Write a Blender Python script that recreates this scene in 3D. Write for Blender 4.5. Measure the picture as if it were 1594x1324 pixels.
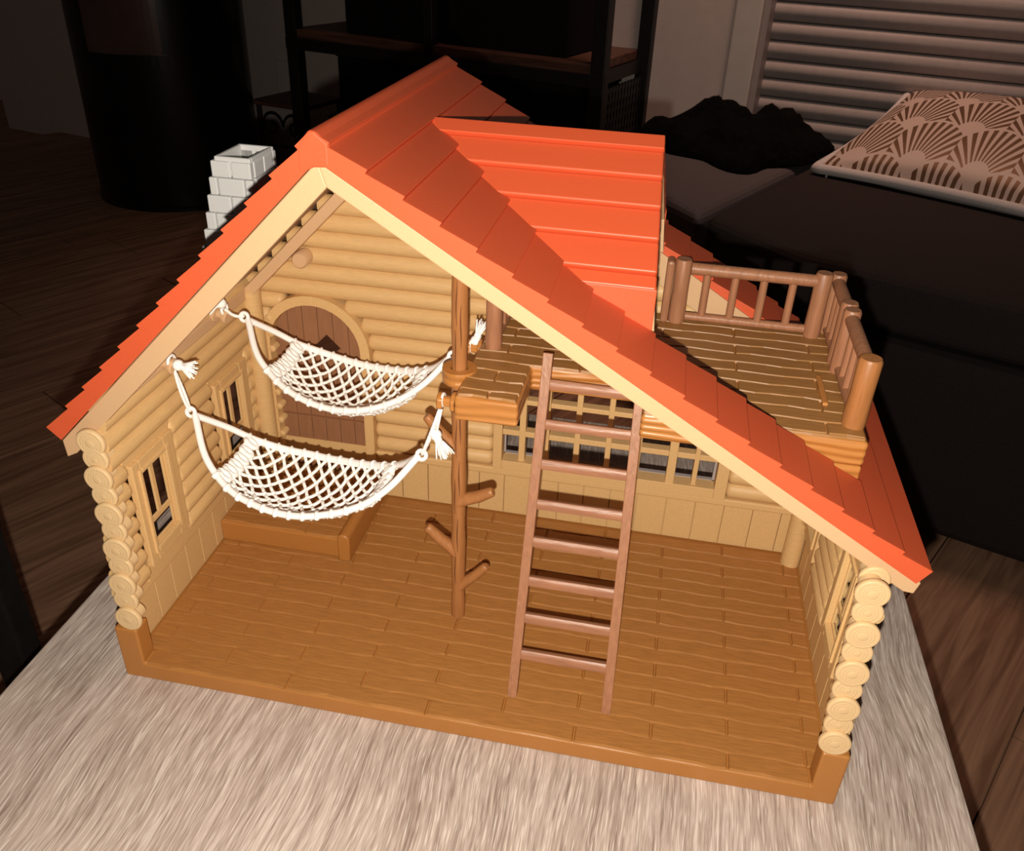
import bpy, bmesh, math, random
from mathutils import Vector, Matrix
random.seed(7)
scene = bpy.context.scene
for o in list(bpy.data.objects):
    bpy.data.objects.remove(o)
COL = scene.collection
CM = 0.01
ZT = 45.0                      # table top above the room floor, in cm


def W(v):
    """cm with z = 0 on the table top  ->  metres with z = 0 on the floor"""
    return Vector((v[0] * CM, v[1] * CM, (v[2] + ZT) * CM))


# ------------------------------------------------------------------ camera
CAM = (25.992797, -29.127985, 37.332937)
RX = Vector((0.98148554, 0.18788005, 0.03724569))
RY = Vector((0.12892209, -0.50420964, -0.85390382))     # image down
RZ = Vector((-0.14165185, 0.84289604, -0.51909635))     # view direction
cd = bpy.data.cameras.new('camera')
cam = bpy.data.objects.new('camera', cd)
COL.objects.link(cam)
m = Matrix.Identity(4)
for i in range(3):
    m[i][0] = RX[i]
    m[i][1] = -RY[i]
    m[i][2] = -RZ[i]
m.translation = W(CAM)
cam.matrix_world = m
cd.sensor_fit = 'HORIZONTAL'
cd.sensor_width = 36.0
cd.lens = 1333.426 / 1594.0 * 36.0
cd.clip_start = 0.01
cd.clip_end = 50
scene.camera = cam

# ------------------------------------------------------------------ world, lights, exposure
world = bpy.data.worlds.new('world')
scene.world = world
world.use_nodes = True
bg = world.node_tree.nodes['Background']
bg.inputs[0].default_value = (1.0, 0.66, 0.52, 1)
bg.inputs[1].default_value = 0.013

# the phone's flash, just below the lens
ld = bpy.data.lights.new('phone_flash', 'POINT')
ld.energy = 11.5
ld.color = (1.0, 0.91, 0.78)
ld.shadow_soft_size = 0.0022
lo = bpy.data.objects.new('phone_flash', ld)
COL.objects.link(lo)
lo.location = W((25.845, -30.16, 35.70))

# added warm fill with no fixture in the room, lifts the dim back wall
ld2 = bpy.data.lights.new('wall_fill_light', 'AREA')
ld2.energy = 3.6
ld2.spread = 1.5
ld2.size = 0.35
ld2.color = (1.0, 0.62, 0.46)
lo2 = bpy.data.objects.new('wall_fill_light', ld2)
COL.objects.link(lo2)
lo2.location = W((50, 140, 175))
dirv = (W((58, 172, 15)) - lo2.location).normalized()
lo2.rotation_euler = dirv.to_track_quat('-Z', 'Y').to_euler()

scene.view_settings.view_transform = 'Standard'
scene.view_settings.look = 'None'
scene.view_settings.exposure = 0.0
scene.view_settings.gamma = 1.0
scene.view_settings.use_curve_mapping = False


# ------------------------------------------------------------------ materials
def srgb(r, g, b):
    def f(c):
        c /= 255.0
        return c / 12.92 if c <= 0.04045 else ((c + 0.055) / 1.055) ** 2.4
    return (f(r), f(g), f(b), 1.0)


class Nodes:
    def __init__(self, name):
        self.mat = bpy.data.materials.new(name)
        self.mat.use_nodes = True
        self.nt = self.mat.node_tree
        self.b = self.nt.nodes['Principled BSDF']

    def n(self, t, **kw):
        nd = self.nt.nodes.new(t)
        for k, v in kw.items():
            setattr(nd, k, v)
        return nd

    def l(self, a, b):
        self.nt.links.new(a, b)

    def math(self, op, a, b=None, c=None):
        nd = self.n('ShaderNodeMath', operation=op)
        for i, v in enumerate((a, b, c)):
            if v is None:
                continue
            if isinstance(v, (int, float)):
                nd.inputs[i].default_value = v
            else:
                self.l(v, nd.inputs[i])
        return nd.outputs[0]


def plastic(name, col, rough=0.45, grain=None, bump=0.12, vary=0.06, spec=0.4):
    """moulded toy plastic; grain = (sx, sy, sz) stretched noise frequencies per metre for the moulded wood relief"""
    N = Nodes(name)
    N.b.inputs['Roughness'].default_value = rough
    N.b.inputs['Specular IOR Level'].default_value = spec
    tc = N.n('ShaderNodeTexCoord')
    geo = N.n('ShaderNodeNewGeometry')
    mp = N.n('ShaderNodeMapping')
    mp.inputs['Scale'].default_value = grain or (900, 900, 900)
    N.l(geo.outputs['Position'], mp.inputs[0])
    no = N.n('ShaderNodeTexNoise')
    no.inputs['Scale'].default_value = 1.0
    no.inputs['Detail'].default_value = 3
    no.inputs['Distortion'].default_value = 0.3 if grain else 0
    N.l(mp.outputs[0], no.inputs['Vector'])
    cr = N.n('ShaderNodeValToRGB')
    c = col
    cr.color_ramp.elements[0].position = 0.3
    cr.color_ramp.elements[1].position = 0.7
    cr.color_ramp.elements[0].color = (c[0] * (1 - vary), c[1] * (1 - vary), c[2] * (1 - vary), 1)
    cr.color_ramp.elements[1].color = (c[0] * (1 + vary), c[1] * (1 + vary), c[2] * (1 + vary), 1)
    N.l(no.outputs[0], cr.inputs[0])
    N.l(cr.outputs[0], N.b.inputs['Base Color'])
    bp = N.n('ShaderNodeBump')
    bp.inputs['Strength'].default_value = bump
    bp.inputs['Distance'].default_value = 0.0006
    N.l(no.outputs[0], bp.inputs['Height'])
    N.l(bp.outputs[0], N.b.inputs['Normal'])
    return N.mat


def wavy_beam():
    m_ = plastic('caramel_beam_plastic', srgb(182, 120, 60), 0.36, grain=(60, 200, 330), bump=0.2, vary=0.06)
    nt = m_.node_tree
    geo = nt.nodes.new('ShaderNodeNewGeometry')
    wv = nt.nodes.new('ShaderNodeTexWave')
    wv.bands_direction = 'Z'
    wv.inputs['Scale'].default_value = 78
    wv.inputs['Distortion'].default_value = 7.0
    wv.inputs['Detail'].default_value = 1.0
    wv.inputs['Detail Scale'].default_value = 0.55
    mp = nt.nodes.new('ShaderNodeMapping')
    mp.inputs['Scale'].default_value = (0.35, 0.35, 1)
    nt.links.new(geo.outputs['Position'], mp.inputs[0])
    nt.links.new(mp.outputs[0], wv.inputs['Vector'])
    b0_ = [n for n in nt.nodes if n.type == 'BUMP'][0]
    b1_ = nt.nodes.new('ShaderNodeBump')
    b1_.inputs['Strength'].default_value = 0.8
    b1_.inputs['Distance'].default_value = 0.0007
    nt.links.new(wv.outputs['Fac'], b1_.inputs['Height'])
    nt.links.new(b0_.outputs[0], b1_.inputs['Normal'])
    nt.links.new(b1_.outputs[0], nt.nodes['Principled BSDF'].inputs['Normal'])
    return m_


def simple(name, col, rough=0.6, scale=60, vary=0.15, bump=0.1, spec=0.3, metal=0.0, dist=0.002):
    N = Nodes(name)
    N.b.inputs['Roughness'].default_value = rough
    N.b.inputs['Specular IOR Level'].default_value = spec
    N.b.inputs['Metallic'].default_value = metal
    geo = N.n('ShaderNodeNewGeometry')
    no = N.n('ShaderNodeTexNoise')
    no.inputs['Scale'].default_value = scale
    no.inputs['Detail'].default_value = 4
    N.l(geo.outputs['Position'], no.inputs['Vector'])
    cr = N.n('ShaderNodeValToRGB')
    cr.color_ramp.elements[0].position = 0.3
    cr.color_ramp.elements[1].position = 0.7
    cr.color_ramp.elements[0].color = tuple(x * (1 - vary) for x in col[:3]) + (1,)
    cr.color_ramp.elements[1].color = tuple(min(1, x * (1 + vary)) for x in col[:3]) + (1,)
    N.l(no.outputs[0], cr.inputs[0])
    N.l(cr.outputs[0], N.b.inputs['Base Color'])
    bp = N.n('ShaderNodeBump')
    bp.inputs['Strength'].default_value = bump
    bp.inputs['Distance'].default_value = dist
    N.l(no.outputs[0], bp.inputs['Height'])
    N.l(bp.outputs[0], N.b.inputs['Normal'])
    return N.mat


def oak_table():
    N = Nodes('light_oak_laminate')
    N.b.inputs['Roughness'].default_value = 0.5
    N.b.inputs['Specular IOR Level'].default_value = 0.35
    geo = N.n('ShaderNodeNewGeometry')
    # slow wander of the grain, with a cathedral figure
    w = N.n('ShaderNodeTexNoise')
    w.inputs['Scale'].default_value = 7.0
    w.inputs['Detail'].default_value = 1.5
    N.l(geo.outputs['Position'], w.inputs['Vector'])
    sub = N.n('ShaderNodeVectorMath', operation='SUBTRACT')
    N.l(w.outputs['Color'], sub.inputs[0])
    sub.inputs[1].default_value = (0.5, 0.5, 0.5)
    sc = N.n('ShaderNodeVectorMath', operation='MULTIPLY')
    N.l(sub.outputs[0], sc.inputs[0])
    sc.inputs[1].default_value = (0.030, 0.0, 0.0)
    ad = N.n('ShaderNodeVectorMath', operation='ADD')
    N.l(geo.outputs['Position'], ad.inputs[0])
    N.l(sc.outputs[0], ad.inputs[1])

    def streak(sx, sy, det):
        mp = N.n('ShaderNodeMapping')
        mp.inputs['Scale'].default_value = (sx, sy, 1)
        N.l(ad.outputs[0], mp.inputs[0])
        t = N.n('ShaderNodeTexNoise')
        t.inputs['Scale'].default_value = 1
        t.inputs['Detail'].default_value = det
        t.inputs['Roughness'].default_value = 0.6
        N.l(mp.outputs[0], t.inputs['Vector'])
        return t.outputs[0]
    fine = streak(900, 42, 3)
    mid = streak(260, 12, 3)
    wide = streak(26, 3, 2)
    s1 = N.math('MULTIPLY', fine, 0.60)
    s2 = N.math('MULTIPLY', mid, 0.28)
    s3 = N.math('MULTIPLY', wide, 0.20)
    tot = N.math('ADD', N.math('ADD', s1, s2), s3)
    cr = N.n('ShaderNodeValToRGB')
    e = cr.color_ramp.elements
    e[0].position = 0.38
    e[0].color = srgb(142, 124, 114)
    e[1].position = 0.72
    e[1].color = srgb(224, 208, 198)
    k = e.new(0.50)
    k.color = srgb(178, 160, 149)
    k2 = e.new(0.58)
    k2.color = srgb(194, 176, 166)
    N.l(tot, cr.inputs[0])
    N.l(cr.outputs[0], N.b.inputs['Base Color'])
    hair = streak(1500, 60, 1)
    hr = N.n('ShaderNodeValToRGB')
    hr.color_ramp.elements[0].position = 0.56
    hr.color_ramp.elements[1].position = 0.66
    N.l(hair, hr.inputs[0])
    dk = N.n('ShaderNodeValToRGB')
    dk.color_ramp.elements[0].position = 0.33
    dk.color_ramp.elements[0].color = (1, 1, 1, 1)
    dk.color_ramp.elements[1].position = 0.42
    dk.color_ramp.elements[1].color = (0, 0, 0, 1)
    N.l(streak(1100, 36, 2), dk.inputs[0])
    m1 = N.n('ShaderNodeMix', data_type='RGBA')
    N.l(N.math('MULTIPLY', hr.outputs[0], 0.65), m1.inputs[0])
    N.l(cr.outputs[0], m1.inputs[6])
    m1.inputs[7].default_value = srgb(232, 220, 210)
    m2_ = N.n('ShaderNodeMix', data_type='RGBA')
    N.l(N.math('MULTIPLY', dk.outputs[0], 0.55), m2_.inputs[0])
    N.l(m1.outputs[2], m2_.inputs[6])
    m2_.inputs[7].default_value = srgb(128, 108, 98)
    N.l(m2_.outputs[2], N.b.inputs['Base Color'])
    bp = N.n('ShaderNodeBump')
    bp.inputs['Strength'].default_value = 0.35
    bp.inputs['Distance'].default_value = 0.0008
    N.l(fine, bp.inputs['Height'])
    N.l(bp.outputs[0], N.b.inputs['Normal'])
    return N.mat


def dark_wood(name, c0, c1, ang, sx=60, sy=4, rough=0.45):
    N = Nodes(name)
    N.b.inputs['Roughness'].default_value = rough
    N.b.inputs['Specular IOR Level'].default_value = 0.3
    geo = N.n('ShaderNodeNewGeometry')
    mp = N.n('ShaderNodeMapping')
    mp.inputs['Rotation'].default_value = (0, 0, -math.radians(ang))
    N.l(geo.outputs['Position'], mp.inputs[0])
    mp2 = N.n('ShaderNodeMapping')
    mp2.inputs['Scale'].default_value = (sy, sx, sx)
    N.l(mp.outputs[0], mp2.inputs[0])
    no = N.n('ShaderNodeTexNoise')
    no.inputs['Scale'].default_value = 1
    no.inputs['Detail'].default_value = 4
    no.inputs['Distortion'].default_value = 1.2
    N.l(mp2.outputs[0], no.inputs['Vector'])
    cr = N.n('ShaderNodeValToRGB')
    cr.color_ramp.elements[0].position = 0.35
    cr.color_ramp.elements[1].position = 0.65
    cr.color_ramp.elements[0].color = c0
    cr.color_ramp.elements[1].color = c1
    N.l(no.outputs[0], cr.inputs[0])
    N.l(cr.outputs[0], N.b.inputs['Base Color'])
    return N.mat


def fan_print():
    """white cloth printed with rows of gold fans (flat print)"""
    N = Nodes('fan_printed_cotton')
    uv = N.n('ShaderNodeUVMap')
    sep = N.n('ShaderNodeSeparateXYZ')
    N.l(uv.outputs[0], sep.inputs[0])
    p = N.math('MULTIPLY', sep.outputs[0], 4.6)
    q = N.math('MULTIPLY', sep.outputs[1], 3.4)
    j = N.math('FLOOR', q)
    par = N.math('MODULO', j, 2.0)
    off = N.math('MULTIPLY', par, 0.5)

    def fan(off_, base):
        dx = N.math('MULTIPLY', N.math('SUBTRACT', N.math('FRACT', N.math('ADD', p, off_)), 0.5), 1.1)
        dy = N.math('MULTIPLY', N.math('SUBTRACT', q, base), 0.62)
        r = N.math('SQRT', N.math('ADD', N.math('MULTIPLY', dx, dx), N.math('MULTIPLY', dy, dy)))
        a = N.math('ARCTAN2', dx, dy)
        ray = N.math('GREATER_THAN', N.math('SINE', N.math('MULTIPLY', a, 32.0)), 0.0)
        s = N.math('MULTIPLY', ray, N.math('GREATER_THAN', r, 0.28))
        s = N.math('MULTIPLY', s, N.math('LESS_THAN', r, 0.80))
        inside = N.math('LESS_THAN', r, 0.84)
        return s, inside, r
    off2 = N.math('SUBTRACT', 0.5, off)
    # the row below overlaps the row it stands in front of
    sA, inA, rA = fan(off2, N.math('SUBTRACT', j, 1.0))
    sB, inB, rB = fan(off, j)
    mix = N.math('ADD', N.math('MULTIPLY', sA, inA), N.math('MULTIPLY', sB, N.math('SUBTRACT', 1.0, inA)))
    cm = N.n('ShaderNodeMix', data_type='RGBA')
    N.l(mix, cm.inputs[0])
    cm.inputs[6].default_value = srgb(205, 182, 170)
    cm.inputs[7].default_value = srgb(112, 80, 56)
    N.l(cm.outputs[2], N.b.inputs['Base Color'])
    N.l(N.math('MULTIPLY', mix, 0.45), N.b.inputs['Metallic'])
    N.b.inputs['Roughness'].default_value = 0.55
    return N.mat


M_BEIGE = plastic('beige_plastic', srgb(212, 174, 120), 0.5, bump=0.10, vary=0.05)
M_BEIGELOG = plastic('beige_log_plastic', srgb(212, 174, 120), 0.5, grain=(160, 160, 900), bump=0.22, vary=0.05)
M_CREAM = plastic('cream_plastic', srgb(206, 168, 128), 0.5, bump=0.05, vary=0.02)
M_RED = plastic('orange_red_plastic', srgb(208, 88, 52), 0.5, bump=0.06, vary=0.03)
M_RED2 = plastic('orange_red_dormer_plastic', srgb(208, 88, 52), 0.42, bump=0.03, vary=0.02, spec=0.4)
M_FLOOR = plastic('caramel_floor_plastic', srgb(164, 111, 57), 0.5, grain=(90, 700, 400), bump=0.30, vary=0.10)
M_BASE = plastic('caramel_plastic', srgb(172, 114, 56), 0.4, bump=0.06, vary=0.03)
M_BEAM = wavy_beam()
M_DECK = plastic('olive_brown_deck_plastic', srgb(156, 110, 60), 0.45, grain=(90, 700, 400), bump=0.3, vary=0.10)
M_POLE = plastic('brown_trunk_plastic', srgb(164, 108, 62), 0.42, grain=(420, 420, 50), bump=0.45, vary=0.10)
M_LOGEND = plastic('pale_log_end_plastic', srgb(216, 184, 138), 0.5, bump=0.06, vary=0.03)
M_BARK = plastic('dark_bark_groove', srgb(104, 62, 34), 0.6)
M_BROWN = plastic('cocoa_plastic', srgb(160, 110, 80), 0.42, grain=(500, 500, 60), bump=0.4, vary=0.12)
M_RUNG = plastic('cocoa_rung_plastic', srgb(156, 106, 78), 0.40, grain=(60, 500, 420), bump=0.5, vary=0.14)
M_DOOR = plastic('cocoa_door_plastic', srgb(146, 102, 72), 0.5, grain=(420, 420, 60), bump=0.25, vary=0.07)
M_GREY = plastic('pale_grey_plastic', srgb(214, 214, 214), 0.45, bump=0.06, vary=0.02)
M_WHITE = plastic('white_plastic', srgb(252, 250, 248), 0.4, bump=0.02, vary=0.01)
M_CORD = simple('white_cotton_cord', srgb(252, 249, 246), 0.85, 1500, 0.05, 0.3, 0.1, dist=0.0005)
M_TABLE = oak_table()
M_BLACK = simple('black_painted_metal', srgb(26, 24, 24), 0.45, 80, 0.2, 0.05)
M_STOVE = simple('black_enamel', srgb(20, 19, 19), 0.3, 20, 0.2, 0.03, 0.4)
M_PANEL = simple('smoky_door_panel', srgb(96, 76, 70), 0.25, 6, 0.3, 0.02, 0.5)
M_FLOORW = dark_wood('dark_floor_wood', srgb(150, 110, 86), srgb(198, 152, 122), 60, 55, 3.5, 0.5)
M_SHELFW = dark_wood('dark_shelf_wood', srgb(74, 48, 38), srgb(110, 76, 62), -17, 70, 5, 0.5)
M_WALL = simple('white_wall_paint', srgb(214, 200, 194), 0.85, 40, 0.03, 0.05)
M_FRAMEW = simple('white_window_frame', srgb(214, 206, 200), 0.5, 40, 0.03, 0.03)
M_SLAT = simple('grey_shutter_slat', srgb(168, 158, 156), 0.45, 60, 0.05, 0.03)
M_SOFA = simple('charcoal_sofa_fabric', srgb(52, 45, 44), 0.9, 900, 0.25, 0.4, 0.1)
M_SOFA2 = simple('dark_grey_seat_fabric', srgb(92, 84, 86), 0.9, 900, 0.2, 0.4, 0.1)
M_CLOTH = simple('black_cloth', srgb(12, 11, 10), 0.95, 60, 0.3, 0.6, 0.05, dist=0.01)
M_BOX = simple('black_box_fabric', srgb(24, 21, 20), 0.9, 300, 0.2, 0.2, 0.1)
M_DARKGLASS = simple('dull_grey_jar', srgb(80, 84, 78), 0.4, 40, 0.3, 0.1)
M_PIPING = simple('white_pillow_edge', srgb(206, 198, 196), 0.85, 300, 0.06, 0.2, 0.1)
M_FAN = fan_print()
M_STONE = simple('pale_seat_plastic', srgb(190, 182, 176), 0.5, 60, 0.05, 0.05)


# ------------------------------------------------------------------ mesh helpers (all in cm)
class MB:
    def __init__(self):
        self.v, self.f = [], []

    def add(self, vs, fs):
        o = len(self.v)
        self.v += [tuple(x) for x in vs]
        self.f += [[i + o for i in f] for f in fs]
        return self

    def box(self, x0, x1, y0, y1, z0, z1):
        return self.hexa([(x0, y0, z0), (x1, y0, z0), (x1, y1, z0), (x0, y1, z0),
                          (x0, y0, z1), (x1, y0, z1), (x1, y1, z1), (x0, y1, z1)])

    def hexa(self, p):
        return self.add(p, [(0, 3, 2, 1), (4, 5, 6, 7), (0, 1, 5, 4), (1, 2, 6, 5), (2, 3, 7, 6), (3, 0, 4, 7)])

    def prism(self, poly, a, b, axis='y'):
        """polygon in the two other axes, extruded from a to b along axis"""
        def mk(p, t):
            if axis == 'y':
                return (p[0], t, p[1])
            if axis == 'x':
                return (t, p[0], p[1])
            return (p[0], p[1], t)
        n = len(poly)
        vs = [mk(p, a) for p in poly] + [mk(p, b) for p in poly]
        fs = [list(range(n))[::-1], list(range(n, 2 * n))]
        for i in range(n):
            j = (i + 1) % n
            fs.append((i, j, n + j, n + i))
        return self.add(vs, fs)

    def tube(self, path, r, n=8, closed=False, cap=True):
        P = [Vector(p) for p in path]
        R = r if isinstance(r, (list, tuple)) else [r] * len(P)
        vs, fs = [], []
        up = None
        k = len(P)
        for i, p in enumerate(P):
            if closed:
                t = P[(i + 1) % k] - P[i - 1]
            else:
                t = P[min(i + 1, k - 1)] - P[max(i - 1, 0)]
            if t.length < 1e-9:
                t = Vector((0, 0, 1))
            t.normalize()
            if up is None:
                up = Vector((0, 0, 1)) if abs(t.z) < 0.9 else Vector((1, 0, 0))
            s = t.cross(up)
            if s.length < 1e-6:
                s = t.orthogonal()
            s.normalize()
            u2 = s.cross(t).normalized()
            up = u2
            for a in range(n):
                th = 2 * math.pi * a / n
                vs.append(p + (s * math.cos(th) + u2 * math.sin(th)) * R[i])
        rng = k if closed else k - 1
        for i in range(rng):
            i2 = (i + 1) % k
            for a in range(n):
                b = (a + 1) % n
                fs.append((i * n + a, i * n + b, i2 * n + b, i2 * n + a))
        if cap and not closed:
            fs.append(list(range(n))[::-1])
            fs.append([(k - 1) * n + a for a in range(n)])
        return self.add(vs, fs)

    def lathe(self, prof, org, axis, n=24, ref=None):
        """prof: (radius, height) along axis from org"""
        ax = Vector(axis).normalized()
        s = ax.orthogonal().normalized() if ref is None else Vector(ref).normalized()
        u = ax.cross(s)
        o = Vector(org)
        vs, fs = [], []
        for (r, h) in prof:
            for a in range(n):
                th = 2 * math.pi * a / n
                vs.append(o + ax * h + (s * math.cos(th) + u * math.sin(th)) * r)
        for i in range(len(prof) - 1):
            for a in range(n):
                b = (a + 1) % n
                fs.append((i * n + a, i * n + b, (i + 1) * n + b, (i + 1) * n + a))
        fs.append(list(range(n))[::-1])
        fs.append([(len(prof) - 1) * n + a for a in range(n)])
        return self.add(vs, fs)

    def ball(self, c, r, n=8, m_=6):
        prof = [(max(1e-3, math.sin(math.pi * i / m_)) * r, -math.cos(math.pi * i / m_) * r) for i in range(m_ + 1)]
        return self.lathe(prof, c, (0, 0, 1), n)

    def rot(self, ang, c=(0, 0)):
        ca, sa = math.cos(ang), math.sin(ang)
        self.v = [(c[0] + (x - c[0]) * ca - (y - c[1]) * sa, c[1] + (x - c[0]) * sa + (y - c[1]) * ca, z) for x, y, z in self.v]
        return self


def link(name, mb, mat, parent=None, bevel=0, smooth=False, label=None, seg=2, stuff=False, uvs=None):
    # the mesh is centred on itself; parents never rotate or scale, so locations just add up
    cs = [sum(p[i] for p in mb.v) / len(mb.v) for i in range(3)]
    if parent is None:
        cs[2] = min(p[2] for p in mb.v)
    me = bpy.data.meshes.new(name)
    me.from_pydata([((x - cs[0]) * CM, (y - cs[1]) * CM, (z - cs[2]) * CM) for x, y, z in mb.v], [], mb.f)
    bm = bmesh.new()
    bm.from_mesh(me)
    bmesh.ops.recalc_face_normals(bm, faces=bm.faces)
    bm.to_mesh(me)
    bm.free()
    me.materials.append(mat)
    if smooth:
        for p in me.polygons:
            p.use_smooth = True
        if smooth != 'all':
            try:
                me.set_sharp_from_angle(angle=math.radians(40))
            except Exception:
                pass
    o = bpy.data.objects.new(name, me)
    COL.objects.link(o)
    if parent is not None:
        o.parent = parent
        o.location = W(cs) - WORLD[parent.name]
    else:
        o.location = W(cs)
    WORLD[o.name] = W(cs)
    if bevel:
        b = o.modifiers.new('bevel', 'BEVEL')
        b.width = bevel * CM
        b.segments = seg
        b.limit_method = 'ANGLE'
        b.angle_limit = math.radians(35)
    if label:
        o['label'] = label
    if stuff:
        o['kind'] = 'stuff'
    return o


WORLD = {}


def clip(poly, nx, nz, c):
    out_ = []
    for i in range(len(poly)):
        a, b = poly[i], poly[(i + 1) % len(poly)]
        da, db = nx * a[0] + nz * a[1] - c, nx * b[0] + nz * b[1] - c
        if da >= 0:
            out_.append(a)
        if (da > 0) != (db > 0) and da != db:
            t = da / (da - db)
            out_.append((a[0] + (b[0] - a[0]) * t, a[1] + (b[1] - a[1]) * t))
    return out_




def thing(name, label, cat, loc, group=None):
    o = bpy.data.objects.new(name, None)
    o.empty_display_size = 0.02
    COL.objects.link(o)
    o.location = W(loc)
    WORLD[o.name] = W(loc)
    o['label'] = label
    o['category'] = cat
    if group:
        o['group'] = group
    return o


def tag(o, label, cat, group=None):
    o['label'] = label
    o['category'] = cat
    if group:
        o['group'] = group
    return o


def struct(o):
    o['kind'] = 'structure'
    return o


def sh(v):
    return [v.x, v.y, v.z]


# ================================================================== ROOM
UA = math.radians(-15)
UV = Vector((math.cos(UA), math.sin(UA), 0))
VV = Vector((-math.sin(UA), math.cos(UA), 0))
WO = Vector((45, 180, 0))          # a point of the back wall's face


def wp(u, v, z):
    """point at u along the back wall, v in front of it (towards the camera)"""
    p = WO + UV * u - VV * v
    return (p.x, p.y, z)


def wbox(mb, u0, u1, v0, v1, z0, z1):
    return mb.hexa([wp(u0, v1, z0), wp(u1, v1, z0), wp(u1, v0, z0), wp(u0, v0, z0),
                    wp(u0, v1, z1), wp(u1, v1, z1), wp(u1, v0, z1), wp(u0, v0, z1)])


# floor: a slab with planks laid on it at 60 degrees
fl = struct(link('floor', MB().box(-330, 260, -130, 330, -49, -47.2), M_FLOORW))
fa = math.radians(60)
FU = Vector((math.cos(fa), math.sin(fa), 0))
FV = Vector((-math.sin(fa), math.cos(fa), 0))
pw = 18.0
for r in range(-9, 20):
    base = -40 + r * pw
    rnd = random.Random(r * 13 + 5)
    start = -160 + rnd.uniform(-60, 0)
    while start < 360:
        ln = rnd.uniform(110, 150)
        a0, a1, b0, b1 = start + 0.15, start + ln - 0.15, base + 0.12, base + pw - 0.12
        pts = []
        for z in (-47.2, -45.0 - rnd.uniform(0, 0.02)):
            for (a, b) in ((a0, b0), (a1, b0), (a1, b1), (a0, b1)):
                q = FU * a + FV * b
                pts.append((q.x, q.y, z))
        cx = sum(p[0] for p in pts) / 8
        cy = sum(p[1] for p in pts) / 8
        if -330 < cx < 190 and -75 < cy < 300:
            link('floor_plank', MB().hexa(pts), M_FLOORW, fl)
        start += ln

# back wall with the window opening at u -6.5 .. 90
wall = MB()
wbox(wall, -104, -6.5, -12, 0, -49, 190)
wbox(wall, 95, 150, -12, 0, -49, 190)
wbox(wall, -6.5, 95, -12, 0, 120, 190)
wbox(wall, -6.5, 95, -12, 0, -49, -24)
struct(link('wall_back', wall, M_WALL))
wall = MB()
wbox(wall, -300, -104, -42, -28, -49, 190)
wbox(wall, -108, -104, -28, -12, -49, 190)
struct(link('wall_left', wall, M_WALL))
# window with a closed roller shutter behind its frame
wf = MB()
wbox(wf, -9.5, -3.6, -4, 1.4, -24, 123)
wbox(wf, 92, 98, -4, 1.4, -24, 123)
wbox(wf, -3.6, 92, -4, 1.4, 117, 123)
wbox(wf, -3.6, 92, -4, 1.4, -28, -22)
win = struct(link('window_1', wf, M_FRAMEW, bevel=0.4))
rail = MB()
wbox(rail, -3.6, -2.2, -6, 0.2, -22, 117)
link('guide_rail', rail, M_SLAT, win, bevel=0.2, label='dark guide rail of the roller shutter')
k = 0
z = -21.5
while z < 60:
    sl = MB()
    n = 7
    prof = []
    for i in range(n + 1):
        t = i / n
        prof.append((-6.0 + 1.0 * math.sin(math.pi * t) ** 0.8, z + 3.72 * t))
    poly = prof + [(-7.5, z + 3.72), (-7.5, z)]
    vs, fs = [], []
    m_ = len(poly)
    for u in (-2.3, 92):
        for (v, zz) in poly:
            vs.append(wp(u, v, zz))
    fs = [list(range(m_))[::-1], list(range(m_, 2 * m_))] + [(i, (i + 1) % m_, m_ + (i + 1) % m_, m_ + i) for i in range(m_)]
    sl.add(vs, fs)
    link('slat', sl, M_SLAT, win, smooth=True)
    z += 3.93
    k += 1

# wall socket plate beside the stove
so = MB()
wbox(so, -160, -153, -28, -26.8, -20, -8)
tag(link('wall_socket', so, M_FRAMEW, bevel=0.3), 'small pale socket plate on the dim wall right of the black stove', 'socket')

# ------------------------------------------------------------------ shelving unit
sA = Vector((8.8, 159.5, 0))
sU = Vector((-math.cos(math.radians(17)), math.sin(math.radians(17)), 0))     # towards the left
sV = Vector((math.sin(math.radians(17)), math.cos(math.radians(17)), 0))      # towards the wall


def sbox(mb, a0, a1, b0, b1, z0, z1):
    def q(a, b, z):
        p = sA + sU * a + sV * b
        return (p.x, p.y, z)
    return mb.hexa([q(a1, b0, z0), q(a0, b0, z0), q(a0, b1, z0), q(a1, b1, z0),
                    q(a1, b0, z1), q(a0, b0, z1), q(a0, b1, z1), q(a1, b1, z1)])


SD = 30.0
shelf = thing('shelving_unit', 'tall black metal shelving unit with dark wooden boards against the back wall', 'shelf', (-30, 185, -45))
for a in (0, 80.5):
    for b in (0, SD - 3):
        mb = MB()
        sbox(mb, a - 1.6, a + 1.6, b, b + 3, -45, 120)
        link('post', mb, M_BLACK, shelf, bevel=0.2)
mb = MB()
sbox(mb, 40, 42.4, 0, 2.4, -45, 120)
link('post', mb, M_BLACK, shelf, bevel=0.2)
for zz in (-30, 9.8, 62, 115):
    mb = MB()
    sbox(mb, 1.6, 78.9, 0.5, SD - 0.5, zz - 2, zz)
    link('shelf_board', mb, M_SHELFW, shelf, bevel=0.15)
    for (b0, b1) in ((-0.2, 1.2), (SD - 1.2, SD + 0.2)):
        mb = MB()
        sbox(mb, -1.6, 82, b0, b1, zz - 4.5, zz - 2)
        link('crossbar', mb, M_BLACK, shelf)
    for a in (0.2, 79.5):
        mb = MB()
        sbox(mb, a, a + 1.2, 0, SD, zz - 4.5, zz - 2)
        link('crossbar', mb, M_BLACK, shelf)


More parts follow.
